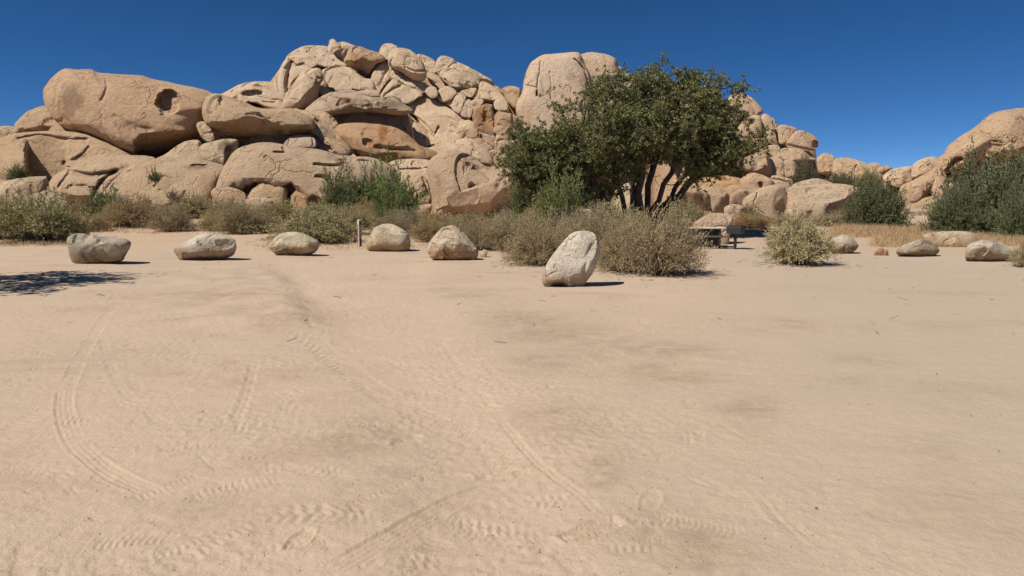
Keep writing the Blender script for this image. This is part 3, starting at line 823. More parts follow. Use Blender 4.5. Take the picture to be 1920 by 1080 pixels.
rock("boulder", Z3, 86, "636,342 720,280 780,253 870,285 950,340 993,400 972,462 870,478 800,505 720,455", "large rounded boulder on the sloping skyline left of the gap to the tower", c="810,370", T=.45, tint=PALE, stain=((820,360,110,60,1,.25),), under=(("690,445 800,475 980,440", .9),))
rock("boulder", Z3, 92, "915,312 1010,358 1090,408 1103,465 1020,425 985,395", "thin hooked rock behind the large skyline boulder", tint=PALE, under=(("980,390 1050,395 1100,420", 1.3),))
rock("boulder", Z3, 87, "1165,490 1230,458 1312,473 1335,520 1305,645 1230,600 1180,525", "squat round-topped block in the gap beside the cliff tower", tint=WARM, stain=((1180,500,30,80,0,.6),))
rock("boulder", Z3, 88, "1095,470 1140,460 1170,500 1170,540 1120,540", "small stone in the notch left of the squat round-topped block", tint=WARM)
rock("rock_block", Z3, 77, "928,705 950,640 1040,608 1090,618 1108,700 1108,872 1010,842 938,822", "upright orange-faced block with a flat front", "rock block", box=6, sharp=True, rough=.6, T=.45, lean=.1, facets=1, tint=ORANGE, stain=((1020,700,60,100,0,.5),), crack=(("1040,620 1020,760", 1.5, .15),))
rock("rock_block", Z3, 76, "1103,835 1130,740 1170,678 1260,693 1312,720 1295,880 1230,895 1150,880", "upright squared block just right of the orange-faced block", "rock block", box=6, sharp=True, rough=.6, T=.45, lean=.15, tint=BROWN, crack=(("1265,700 1270,860", 2, .5),))
rock("rock_block", Z3, 75, "868,855 930,818 972,828 972,890 900,898", "small brown block sitting on the pale sloping sheet", "rock block", box=4, tint=BROWN)
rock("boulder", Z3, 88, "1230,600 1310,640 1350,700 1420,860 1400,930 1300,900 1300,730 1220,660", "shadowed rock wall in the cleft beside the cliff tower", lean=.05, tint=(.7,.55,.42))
og = outcrop("rubble_pile", "heap of broken angular rocks left of the tree at the tower's foot", 950, 300, 70, "rock pile")
G_ = dict(parent=og, box=4.5, T=.45, lean=.3, facets=3, sharp=True)
for D_, s_, tn in [(72, "1108,945 1130,868 1200,880 1272,980 1255,1035 1150,1025", WARM), (74, "1168,895 1210,858 1253,900 1255,965 1200,950", BROWN), (73, "1243,905 1290,873 1312,895 1288,968 1250,955", PALE),
                   (73, "1273,985 1300,920 1345,908 1345,1005 1290,1025", PALE), (70, "1072,1012 1110,983 1135,1020 1100,1055", PALE), (69, "1118,1042 1200,1028 1245,1050 1185,1092 1120,1075", WARM),
                   (71, "1240,1040 1300,1020 1350,1040 1320,1090 1250,1080", PALE), (67, "900,925 960,895 1050,900 1110,940 1105,985 1060,1000 1000,960", WARM), (75, "1000,850 1120,880 1120,940 1030,930", PALE)]:
    rock("rock", Z3, D_, s_, **{**G_, 'tint': tn})
rock("boulder", Z5, 60, "340,195 450,160 560,162 642,240 655,315 560,300 480,270 380,250", "smooth pale boulder with a shaded right side, behind the skull-like boulder", T=.4, lean=.6, tint=PALE)
rock("rock_slab", Z3, 68, "560,985 700,930 860,900 960,920 1060,990 1000,1040 800,1060 620,1050", "pale bedrock sheet sloping down behind the skull-like boulder", "rock slab", T=.3, lean=.9, tint=PALE)

# ---- cliff tower behind the tree
ot = outcrop("cliff_tower", "tall sheer rounded cliff tower rising behind the tree", 1060, 270, 86)
rock("buttress", ZC, 84, "60,860 130,680 150,560 190,430 240,350 350,275 480,255 580,245 700,235 760,255 800,350 860,480 880,700 900,900 850,1200 700,1300 300,1300 150,1100", parent=ot, c="520,620", T=.34, lean=.30, box=4.0, tint=PALE, lvl=6, chips=0, rough=.55, joints=0,
     crack=(("320,330 310,460 285,560 290,720", 1.3, .5), ("150,597 280,625", 1.2, .35), ("700,300 780,380 840,480 850,680", 1.5, .5), ("430,450 440,640 440,760", 1.2, .15)),
     hollow=((275,690,14,40,.9),), stain=((660,500,90,70,1,.3), (200,900,120,120,0,.35)))
rock("buttress", ZC, 86, "720,330 760,270 850,240 920,238 1030,255 1120,285 1165,325 1190,400 1230,470 1260,700 1200,1000 1000,1250 780,1200 780,800 760,520 730,420", parent=ot, c="960,500", T=.36, lean=.30, box=3.6, tint=PALE, lvl=5, chips=1, rough=.6, joints=0, stain=((900,500,70,80,1,.25),))
rock("buttress", ZC, 90, "1180,440 1280,455 1330,490 1440,530 1500,620 1520,900 1400,1150 1200,1150", parent=ot, T=.36, lean=.5, tint=PALE)
rock("rock_block", ZC, 96, "1420,560 1560,590 1680,630 1800,640 1980,580 2060,640 2060,900 1500,900", "rubbly ridge rock seen through the top of the tree", "rock block", lean=.7, tint=PALE, rough=2)
rock("boulder", ZD, 94, "100,110 220,90 330,110 420,120 520,150 540,260 380,330 180,300 80,200", "ridge boulder behind the uppermost right twigs of the tree", lean=.7, tint=PALE, rough=2)

# ---- right ridge of stacked blocks
orr = outcrop("stacked_ridge", "stacked rounded blocks on the right ridge, ending in a dog-snout rock", 1480, 330, 74)
S = dict(parent=orr, box=5, T=.40, lean=.42, grow=.99, tint=(1.04, 1.0, .95), chips=3, rough=.5, joints=0)
rock("rock_block", Z6, 80, "680,265 740,200 790,160 850,155 920,178 985,230 1040,312 985,345 920,345 850,315 780,290", **{**S, 'lean': .5}, c="880,240", crack=(("880,190 940,240 970,320", 2.5, .4),))
rock("rock_block", Z6, 88, "595,152 640,123 692,160 685,215 608,215", **S, crack=(("615,140 612,200", 2, .5),))
rock("rock_block", Z6, 83, "490,255 600,213 700,228 720,310 560,330", **S)
rock("rock_block", Z6, 74, "795,515 860,400 940,343 1010,348 1032,420 1022,525 940,535", **S)
rock("rock_block", Z6, 75, "1015,375 1050,328 1105,360 1135,440 1153,560 1165,595 1070,575 1040,485", **S)
rock("rock_block", Z6, 77, "1105,362 1150,400 1172,480 1175,580 1130,505", **S)
rock("rock_block", Z6, 75, "1165,432 1230,423 1325,465 1255,562 1180,595 1162,500", **S)
rock("rock_block", Z6, 74, "1232,575 1310,480 1380,473 1460,508 1503,560 1492,622 1450,643 1350,622 1250,595", **S, c="1350,545", hollow=((1478,590,24,36,.7),), under=(("1230,570 1350,600 1490,620", 1.0),))
rock("rock_block", Z6, 75.5, "1378,645 1425,645 1465,690 1445,705", **S)
rock("rock_block", Z6, 73, "1072,602 1170,598 1195,705 1110,695 1078,645", **S)
rock("rock_block", Z6, 73, "1183,632 1280,618 1370,638 1440,688 1485,722 1300,730 1200,720", **S)
rock("rock_block", Z6, 72, "1092,702 1205,720 1225,858 1120,848", **S)
rock("rock_block", Z6, 72, "1207,730 1312,735 1325,845 1250,870 1220,855", **S)
rock("rock_block", Z6, 71, "980,560 1040,575 1085,640 1060,665 1000,640", **S)
rock("boulder", Z6, 70, "800,740 860,710 960,668 1040,658 1085,700 1105,785 1100,850 1020,850 920,825 850,790", "smooth boulder with an arched shaded foot, below the right ridge", c="980,730", under=(("900,815 1000,800 1050,770 1110,770", 1.2),), tint=WARM, lean=.4)
rock("boulder", Z6, 66, "855,880 960,828 1115,890 1115,945 1000,975 870,940", "low boulder with a small dark notch under the ridge", hollow=((1020,920,20,26,.6),), lean=.6, tint=WARM)
rock("rock_slab", Z6, 67, "1122,850 1295,890 1290,935 1130,940", "thin cracked slab at the foot of the stacked ridge", "rock slab", lean=.6, tint=PALE, crack=(("1125,880 1280,905", 2, .3),))
rock("rock_slab", Z6, 68, "300,880 450,850 650,850 850,880 880,960 600,990 320,960", "sunlit orange-tan ledge glimpsed under the tree's right branches", "rock slab", lean=.7, tint=(1.1, .95, .74))
rock("boulder", Z6, 72, "450,560 640,520 860,600 860,760 600,800 400,720", "pale rocks glimpsed behind the right half of the crown", lean=.6, tint=PALE, rough=2)
rock("boulder", Z6, 78, "120,300 320,240 560,330 600,520 350,560 100,480", "pale cliff face glimpsed behind the middle of the crown", lean=.6, tint=PALE)

# ---- boulders in front of the ridge
rock("boulder", Z8, 42, "140,335 170,260 240,208 340,193 450,218 512,260 525,330 555,395 540,440 300,440 170,400", "rounded brown boulder with a shaded front, right of the tree trunks", c="290,270", T=.5, lean=.3, tint=WARM, under=(("215,300 270,255 380,240 470,240 540,300", .75),), crack=(("215,280 205,360", 3, .3),))
rock("boulder", Z8, 45, "425,218 500,198 600,213 665,260 650,330 560,350 510,310", "mid-sized boulder between the brown boulder and the shaded leaning one", tint=WARM, under=(("560,300 660,250", .9),))
rock("boulder", Z8, 46.5, "650,340 700,250 770,208 880,203 905,222 860,262 805,305 780,360", "shaded leaning boulder behind the long split boulder", tint=BROWN, under=(("660,280 720,240 900,225", .8),))
rock("boulder", Z8, 39.5, "632,368 660,340 720,333 778,355 745,388 690,402", "small pale oval stone left of the long split boulder", tint=PALE)
sp_ = outcrop("split_boulder", "long pale boulder split by a vertical cleft, right of centre", 1500, 405, 43, "boulder")
rock("boulder_half", Z8, 43, "776,325 805,272 900,214 1060,188 1090,260 1102,330 1060,400 1000,425 860,390", parent=sp_, c="920,290", T=.45, lean=.4, tint=PALE, rough=.5, chips=3, joints=0, under=(("1050,300 1110,270", .9), ("790,350 900,375 1050,390", .8)))
rock("boulder_half", Z8, 43.3, "1085,430 1105,330 1108,260 1135,205 1300,188 1460,180 1600,200 1645,240 1600,330 1560,430 1480,500 1300,490 1150,470", parent=sp_, c="1330,280", T=.38, lean=.45, box=3, tint=PALE, rough=.5, chips=3, joints=0, under=(("1400,330 1500,290 1640,245", .7),))
rock("boulder", Z8, 46, "1140,192 1250,150 1350,143 1460,188 1400,230 1200,230", "low rounded cap of rock showing above the long split boulder", lean=.7, tint=PALE)
rock("boulder", Z8, 28.3, "395,485 450,440 540,400 660,408 695,430 680,490 640,540 470,540 400,520", "low whaleback boulder just behind the picnic table", lean=.9, T=.30, rough=.5, chips=2, tint=(1.15, 1.12, 1.08))
rock("boulder", Z8, 52, "650,215 700,188 790,183 860,195 840,230 700,240", "flat rock between the tree and the shaded leaning boulder", lean=.6, tint=WARM)
rock("boulder", Z8, 45, "-180,230 -80,170 0,190 60,250 20,330 -100,340 -190,310", "pale boulder visible between the tree's trunks", lean=.5, tint=PALE)
rock("boulder", Z8, 43, "-190,300 -60,260 60,310 90,370 0,390 -150,380", "pinkish stone at the foot of the tree's trunks", lean=.6, tint=PALE)
# ---- skull-like boulder, cave boulder and their neighbours
rock("boulder", ZE, 46, "870,590 880,450 950,375 1060,325 1180,322 1290,350 1400,410 1500,485 1650,490 1760,500 1830,515 1880,590 1900,680 1880,740 1780,830 1640,900 1540,950 1480,995 1300,990 1150,980 1000,970 930,980 905,800",
     "skull-like boulder with weathered eye hollows and a jutting snout", c="1280,640", T=.42, lean=.38, box=2.9, tint=(1.08, 1.04, 1.0), lvl=6, chips=2, rough=.5,
     joints=0,
     hollow=((1360,440,42,34,.16), (1350,680,62,32,.2)),
     crack=(("1640,700 1700,620 1800,560", 4, .12),),
     under=(("1090,850 1250,830 1330,810 1450,830 1560,830 1640,740 1760,690 1860,620 1890,640", 1.35),), stain=((1200,760,110,60,0,.35), (1500,780,160,50,0,.3)))
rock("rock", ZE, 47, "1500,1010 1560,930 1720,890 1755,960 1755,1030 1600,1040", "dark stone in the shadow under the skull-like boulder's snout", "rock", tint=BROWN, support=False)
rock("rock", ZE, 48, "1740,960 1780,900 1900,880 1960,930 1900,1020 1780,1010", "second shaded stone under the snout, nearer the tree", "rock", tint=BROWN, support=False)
rock("boulder", Z4, 52, "90,560 110,500 160,400 240,270 320,225 440,198 560,203 700,228 880,248 1050,288 1250,298 1380,350 1440,405 1440,560 1200,640 900,650 700,650 400,650 150,640",
     "wide cave boulder whose base is eaten away by dark hollows", c="760,380", T=.34, lean=.45, box=3, tint=(1.02, .99, .95), lvl=6, joints=0, chips=1,
     under=(("130,510 240,440 330,425 470,432 620,450 720,470 800,525 880,560", 1.1),), hollow=((400,540,150,95,1.6), (650,530,60,80,1.4), (840,570,60,50,1.2), (210,590,90,40,.8)),
     crack=(("600,230 610,260 540,260", 2, .5), ("840,350 1000,360 1060,340", 2, .4), ("850,420 950,430", 2, .35), ("1180,325 1240,322", 2, .4), ("470,290 475,330", 1.5, .3), ("960,270 1040,320", 3, .4)), stain=((980,300,90,40,1,.35),))
rock("rock", Z4, 50, "330,590 400,520 450,455 560,445 630,520 610,610 500,640", "pitted pedestal stone standing in the mouth of the cave boulder", "rock", tint=WARM, support=False)
rock("rock", Z4, 49.5, "655,620 690,545 740,525 785,560 780,625 720,635", "small orange stump of rock at the cave boulder's right mouth", "rock", tint=ORANGE, support=False)
rock("rock", Z4, 49, "70,575 120,520 250,535 340,600 200,630", "low stone at the left foot of the cave boulder", "rock", tint=WARM, support=False)
rock("rock", Z4, 48.5, "320,620 400,600 500,612 520,640 360,660", "flat pale stone half hidden by scrub before the cave boulder", "rock", tint=PALE, support=False)
rock("rock_slab", Z4, 58, "1380,370 1500,318 1700,328 1740,400 1740,560 1600,600 1400,560", "pale flat slab between the cave boulder and the skull-like boulder", "rock slab", lean=.9, T=.3, tint=PALE, crack=(("1480,390 1700,375", 1.5, .3),))
rock("rock_block", ZE, 47.5, "590,880 640,700 720,620 800,600 860,700 885,800 880,870 780,900 640,920", "squared brown block with a shaded right face beside the skull-like boulder", "rock block", box=3.6, T=.45, lean=.3, tint=WARM, under=(("600,850 900,850", .9),), crack=(("800,610 850,780", 3, .3),))
rock("rock", ZE, 46, "630,985 720,945 880,915 890,960 780,1000 680,1010", "pale flat stone at the foot of the squared brown block", "rock", tint=PALE, support=False)
rock("rock", Z4, 47.5, "1085,610 1150,560 1280,518 1345,560 1330,640 1150,660", "pale rounded stone behind the bright green shrub", "rock", tint=PALE, support=False)

# ---- far rocks and the dome at the right
rock("boulder", Z7, 96, "125,565 180,493 240,488 292,530 292,630 230,660 150,640", "knuckle of rock on the far skyline just right of the stacked ridge", tint=WARM)
rock("boulder", Z7, 93, "280,560 330,523 430,528 560,578 650,638 705,705 600,760 400,720 285,680", "far rounded rock whose back slopes down to the right", c="450,620", lean=.6, tint=WARM)
rock("boulder", Z7, 101, "565,585 640,563 690,600 650,640", "tiny far rock at the low point of the skyline", tint=WARM)
rock("boulder", Z7, 98, "640,630 720,588 775,612 720,670 680,690", "far dark-sided rock in the skyline dip", tint=WARM, under=(("670,640 760,620", .9),))
rock("boulder", Z7, 92, "690,700 760,630 860,603 942,598 960,650 955,740 850,770 760,750", "far pale hump left of the round far boulder", tint=PALE, under=(("880,640 950,650", .6),))
rock("boulder", Z7, 90, "940,665 958,580 1040,528 1142,518 1160,590 1080,680 1000,725 955,725", "round far boulder with a shaded hollow at its foot", tint=PALE, under=(("950,680 1020,665 1090,660", 1.4),))
rock("rock_dome", Z7, 75, "1130,560 1160,530 1232,500 1260,440 1330,370 1480,270 1600,170 1720,125 1890,105 2020,110 2200,200 2300,420 2200,640 1950,620 1700,600 1500,600 1350,660 1230,690 1150,660", "great smooth rock dome rising out of the right edge", "rock dome", c="1800,330", T=.42, lean=.55, box=2.7, tint=WARM, lvl=6,
     under=(("1220,660 1350,590 1480,515 1650,480 1900,430 2200,430", 1.0),), stain=((1540,330,50,45,0,.4), (1850,350,90,60,0,.3)), crack=(("1810,400 1850,340 1900,320", 2.5, .4), ("1250,640 1330,560 1400,540", 4, .8)))
rock("rock_slab", Z7, 72, "1180,720 1240,650 1380,568 1500,528 1640,490 1850,560 1900,900 1500,1060 1250,1020 1170,900", "pale slab under the great dome, beside the dark tree", "rock slab", lean=.7, T=.3, tint=PALE, crack=(("1390,590 1500,550 1600,545", 2, .3),))
rock("boulder", Z7, 70, "845,775 950,718 1070,650 1150,605 1170,680 1125,790 1060,855 900,890", "tilted boulder with a dark crack beneath, at the dome's left foot", lean=.4, tint=WARM, under=(("880,850 1000,830 1060,780 1140,740", 1.0),))
rock("boulder", Z7, 66, "880,900 970,905 1050,860 1120,850 1190,900 1200,1080 1000,1100 900,1000", "lower boulder at the foot of the dome, right of the dark bush", tint=WARM, crack=(("1000,940 1080,920", 2, .3),))
rock("boulder", Z7, 69, "1120,650 1220,640 1260,900 1240,1040 1140,1000", "narrow upright rib of rock under the dome's left end", tint=WARM, rough=1.6)

# ---- boulders set round the clearing
def lot(zone, s, label, base, **kw):
    g = on_ground(*base)
    pts = P0(zone, s); size = math.sqrt(np.ptp(pts[:, 0]) * np.ptp(pts[:, 1])) * g[1] / F
    a = dict(T=.42, lean=.12, box=2.5, mat=M_LOT, support=False, grow=1.0, lvl=5, rough=.5, chips=5, joints=0, foot=False)
    a.update(kw)
    o = rock("boulder", zone, g[1] + 0.22 * size, s, label, group="boulders lining the clearing", **a)
    return o
lot(Z9, "508,545 590,512 700,528 830,545 940,555 982,590 940,680 900,722 700,742 580,752 530,705 512,620", "grey flat-topped boulder beside the tree shadow at far left", (185, 495), c="760,600", tint=(.82,.82,.82), box=3.4, under=(("505,560 620,570 780,580 970,610", .45),), stain=((830,640,70,60,2,.7), (620,560,90,25,2,.5), (620,640,110,80,1,.35)), facets=1)
lot(Z9, "1306,622 1400,570 1500,515 1600,503 1700,530 1762,560 1772,630 1730,685 1600,705 1380,718 1330,685", "whitish wedge-shaped boulder, second from the left", (385, 488), c="1580,580", tint=(1.12,1.12,1.12), facets=2, stain=((1600,530,160,30,2,.9), (1560,620,130,40,1,.35)), under=(("1400,660 1600,640 1760,640", .4),))
lot(Z10, "98,402 150,335 230,303 330,303 430,345 477,385 450,445 380,470 200,488 130,455", "oval brown-blotched boulder left of the marker post", (550, 480), c="300,375", facets=2, tint=(1.0,.96,.9), stain=((200,420,70,50,1,.75), (220,340,60,25,1,.5), (380,430,70,30,2,.5)), under=(("110,440 250,430 460,410", .6),))
lot(Z10, "826,405 860,320 900,265 980,238 1070,263 1145,320 1155,410 1115,448 1000,455 860,442", "rounded pale boulder just right of the marker post", (728, 471), c="980,340", tint=(1.1,1.04,.95), crack=(("1000,270 1060,295 1130,310", 1.3, .05), ("870,420 960,430", 1.3, .04)))
lot(Z10, "1286,435 1310,360 1390,275 1420,262 1470,250 1520,275 1590,340 1665,440 1645,510 1560,525 1330,500 1298,465", "triangular peaked boulder with a cream face, left of the grey scrub", (848, 488), c="1450,400", facets=3, tint=(1.06,.98,.88), stain=((1440,370,70,60,2,.9), (1400,470,120,30,0,.3)), crack=(("1500,290 1590,400 1620,480", 2.5, .03),))
lot(Z11, "466,745 480,660 540,550 640,430 700,380 780,368 850,385 888,440 888,540 862,650 805,745 765,792 680,798 610,790 560,800 490,785", "tall pale upright boulder standing alone in front of the scrub", (1070, 537), c="690,570", box=3.2, T=.36, lean=.2, facets=0, chips=3, tint=(1.16,1.16,1.14), lvl=6, crack=(("860,440 800,600 765,780", 4, .04),), under=(("545,745 590,735 640,750", 2.5),), stain=((560,700,70,60,2,.6),))
lot(Z12, "340,395 345,310 385,280 440,260 500,273 552,330 563,362 515,410 450,428 390,420", "grey speckled boulder half behind the yellow-green bush", (1585, 475), tint=(.95,.93,.92), stain=((440,320,40,40,2,.5), (440,390,60,20,1,.4)))
lot(Z12, "876,400 900,365 980,330 1080,298 1150,313 1215,365 1226,405 1150,450 1000,445 900,436", "low grey boulder with a dark-topped crest, right of the small red stone", (1715, 481), facets=1, tint=(1.0,1.0,.96), stain=((1100,320,80,22,1,.6), (980,370,90,30,2,.5)), under=(("880,410 1050,420 1220,400", .7),))
lot(Z12, "1446,475 1452,360 1520,320 1600,303 1700,306 1795,370 1858,420 1835,465 1700,495 1500,495", "light grey angular boulder at the right edge of the clearing", (1855, 491), c="1620,390", facets=2, tint=(1.08,1.07,1.04), stain=((1760,410,45,30,2,.9), (1650,475,110,25,0,.6)), under=(("1450,440 1600,440 1750,425 1850,430", .9),))
g_ = on_ground(1785, 462)
rock("boulder", Z12, g_[1], "1105,260 1280,235 1450,240 1515,268 1510,345 1200,350 1120,320", "long pale stone lying in the dry grass", mat=M_LOT, tint=(1.05,.92,.78), lean=.3, support=False, lvl=5)
g_ = on_ground(1652, 479)
rock("stone", Z12, g_[1] + .1, "696,412 715,390 742,373 782,380 808,393 798,438 720,436", "small reddish broken stone alone on the sand", "stone", mat=M_LOT, tint=(.85,.62,.5), facets=3, support=False, lvl=4, box=3)
g_ = on_ground(905, 482)
rock("stone", Z10, g_[1] + .1, "1668,495 1685,455 1712,430 1740,448 1728,470 1700,500", "fist-sized stone beside the triangular peaked boulder", "stone", mat=M_LOT, tint=(1.0,.9,.8), facets=2, support=False, lvl=3)

# ---- the hill of rock all of it rests on
sx = np.array(SUPPORT)
gx, gy = np.meshgrid(np.linspace(-75, 95, 260), np.linspace(49, 150, 160))
px_, py_ = gx.ravel(), gy.ravel()
hz = np.zeros(len(px_)); wsum = np.zeros(len(px_))
for a_, b_, c_ in sx:
    d2 = ((px_ - a_) / 3.2) ** 2 + ((py_ - b_) / 3.0) ** 2
    w_ = 1 / (d2 + 0.15) ** 2
    hz += w_ * c_; wsum += w_
hz = hz / wsum
fade = ss(49, 54, py_) * ss(150, 112, py_) * ss(-75, -58, px_) * ss(95, 78, px_)
base = ground_z(px_, py_) - 0.6
hq = np.stack([px_, py_, np.zeros_like(px_)], 1)
hz = base + np.maximum(hz - 0.8 - base, 0) * fade + (0.9 * pn(hq * 0.22) + 0.5 * np.abs(pn(hq * 0.6)) + .25 * pn(hq * 1.3)) * fade
# nothing of the hill may stand in front of a boulder the photo shows
bw, bh = 480, 110
dm = np.zeros((bh, bw))
uu, vv_ = np.meshgrid((np.arange(bw) + .5) * 4, (np.arange(bh) + .5) * 4)
for cen_, th_, r_, D_, lo_, hi_ in sorted(VIS, key=lambda q_: -q_[3]):
    a_ = np.arctan2(vv_ - cen_[1], uu - cen_[0])
    ins = np.hypot(uu - cen_[0], vv_ - cen_[1]) < np.interp(a_.ravel(), th_, r_, period=2 * math.pi).reshape(a_.shape)
    dm[ins] = D_
floor_ = ground_z(px_, py_) - .6
for _ in range(70):
    sxp = 960 + F * px_ / np.maximum((py_ * CP - (hz - EYE) * SP), .1)
    syp = 540 - F * (py_ * SP + (hz - EYE) * CP) / np.maximum((py_ * CP - (hz - EYE) * SP), .1)
    iu = (sxp / 4).astype(int); iv = (syp / 4).astype(int)
    ok = (iu >= 0) & (iu < bw) & (iv >= 0) & (iv < bh)
    d_ = np.zeros(len(px_)); d_[ok] = dm[iv[ok], iu[ok]]
    bad = ok & ((d_ > py_ - .8) | (d_ == 0)) & (hz > floor_) & (syp < 396)
    if not bad.any(): break
    hz[bad] -= .3
hz = np.maximum(hz, floor_)
gi = np.arange(len(px_)).reshape(gx.shape)
hf = np.stack([gi[:-1, :-1], gi[:-1, 1:], gi[1:, 1:], gi[1:, :-1]], -1).reshape(-1, 4)
hill = link("hill", mesh_from("hill", np.stack([px_, py_, hz], 1), hf), M_TAN)
hill.color = (.85, .78, .72, 1)
tag(hill, "rocky hillside under the boulders", "hill", kind="structure")

# ------------------------------------------------------------------ plants
def diamonds(base, dirv, length, width, rs, bend=0.0):
    """one four-cornered leaf per row"""
    n = len(base)
    d = dirv / (np.linalg.norm(dirv, axis=1)[:, None] + 1e-9)
    side = np.cross(d, rs.normal(size=(n, 3))); side /= (np.linalg.norm(side, axis=1)[:, None] + 1e-9)
    L = length[:, None]; Wd = width[:, None]
    v = np.stack([base, base + d * L * .5 + side * Wd * .5, base + d * L, base + d * L * .5 - side * Wd * .5], 1).reshape(-1, 3)
    f = np.arange(n * 4).reshape(n, 4)
    return v, f

def ribbons(P, width, rs):
    """P (n,k,3) centre lines, width (n,k) -> flat tapered strips"""
    n, k, _ = P.shape
    t = np.gradient(P, axis=1)
    side = np.cross(t, rs.normal(size=(n, 1, 3)) + 0 * t); side /= (np.linalg.norm(side, axis=2)[..., None] + 1e-9)
    A = P + side * width[..., None] * .5; Bv = P - side * width[..., None] * .5
    v = np.stack([A, Bv], 2).reshape(-1, 3)
    i = (np.arange(n)[:, None] * k + np.arange(k - 1)[None]) * 2
    f = np.stack([i, i + 1, i + 3, i + 2], -1).reshape(-1, 4)
    return v, f

def merge(parts):
    V = []; Fs = []; o = 0
    for v, f in parts:
        V.append(v); Fs.append(f + o); o += len(v)
    return np.concatenate(V), np.concatenate(Fs)

def shrub_meshes(name, seed, ns=260, nt=9, lv=9, h=1.0, r=1.0, leaf=(.040, .018), sw=.012, frm=.42, lump=.35, low=4, twig=.2, open_=0.0, mleaf=None, up=.35, dead=60):
    rs = np.random.RandomState(seed)
    phi = rs.uniform(0, 2 * math.pi, ns)
    el = np.arcsin(np.clip(math.sin(math.radians(low)) + (.995 - math.sin(math.radians(low))) * rs.uniform(0, 1, ns) ** .95, 0, 1))
    d = np.stack([np.cos(el) * np.cos(phi), np.cos(el) * np.sin(phi), np.sin(el)], 1)
    ln = (.95 + lump * pn(d * 1.9 + seed * 3.1) + lump * .7 * pn(d * 4.3 + seed)) * rs.uniform(0.74, 1.04, ns)
    end = d * ln[:, None] * np.array([r, r, h])
    b0 = np.stack([np.cos(phi), np.sin(phi), 0 * phi], 1) * (rs.uniform(0, .24, ns) * r)[:, None]
    b0[:, 2] = -0.04
    ctl = b0 * .4 + end * .38 + np.array([0, 0, 1]) * (0.16 * h * np.cos(el))[:, None]
    ctl += rs.normal(size=(ns, 3)) * .05
    t = np.linspace(0, 1, 6)[None, :, None]
    P = (1 - t) ** 2 * b0[:, None] + 2 * t * (1 - t) * ctl[:, None] + t * t * end[:, None]
    P[:, 1:] += rs.normal(size=P[:, 1:].shape) * .014
    wd = sw * (1.15 - np.linspace(0, 1, 6))[None] * rs.uniform(.6, 1.3, ns)[:, None]
    stem = [ribbons(P, wd, rs), ribbons(P, wd, rs)]
    # bare grey stems sprawling round the foot
    dp = rs.uniform(0, 2 * math.pi, dead); de = np.radians(rs.uniform(4, 48, dead)); dl_ = rs.uniform(.45, 1.0, dead)
    dd_ = np.stack([np.cos(de) * np.cos(dp) * r, np.cos(de) * np.sin(dp) * r, np.sin(de) * h * .75], 1) * dl_[:, None]
    td = np.linspace(0, 1, 6)[None, :, None]
    DP = dd_[:, None] * td + np.array([0, 0, 1]) * (.18 * h * dl_)[:, None, None] * np.sin(td * math.pi * .8) + rs.normal(size=(dead, 6, 3)) * .022
    DP[:, 0] *= .2
    stem.append(ribbons(DP, sw * 1.1 * np.linspace(1, .35, 6)[None] * rs.uniform(.6, 1.3, dead)[:, None], rs))
    si = np.repeat(np.arange(ns), nt); tt = rs.uniform(frm, 1.0, len(si))
    seg = np.minimum((tt * 5).astype(int), 4); fr = (tt * 5 - seg)[:, None]
    st = P[si, seg] * (1 - fr) + P[si, seg + 1] * fr
    tg = P[si, seg + 1] - P[si, seg]; tg /= (np.linalg.norm(tg, axis=1)[:, None] + 1e-9)
    dr = tg + rs.normal(size=st.shape) * .62 + np.array([0, 0, up]); dr /= np.linalg.norm(dr, axis=1)[:, None]
    tl = twig * rs.uniform(.45, 1.1, len(si))
    t3 = np.linspace(0, 1, 3)[None, :, None]
    TP = st[:, None] + dr[:, None] * tl[:, None, None] * t3
    TP[:, 2, 2] += tl * .12
    stem.append(ribbons(TP, sw * .42 * np.array([1, .75, .4])[None] * np.ones((len(si), 1)), rs))
    li = np.repeat(np.arange(len(si)), lv); lt = (rs.uniform(.02, 1.05, len(li)) ** .6)[:, None]
    lb = st[li] + dr[li] * tl[li][:, None] * lt
    ld = dr[li] * .8 + rs.normal(size=lb.shape) * .75
    keep = rs.uniform(size=len(li)) > open_
    lb, ld = lb[keep], ld[keep]
    leaves = diamonds(lb, ld, leaf[0] * rs.uniform(.6, 1.35, len(lb)), leaf[1] * rs.uniform(.6, 1.35, len(lb)), rs)
    sv, sf = merge(stem)
    sm_ = mesh_from(name + "_stems", sv, sf); sm_.materials.append(M_STEM)
    lm_ = mesh_from(name + "_leaves", leaves[0], leaves[1], smooth=False); lm_.materials.append(mleaf or M_SCRUB)
    return sm_, lm_

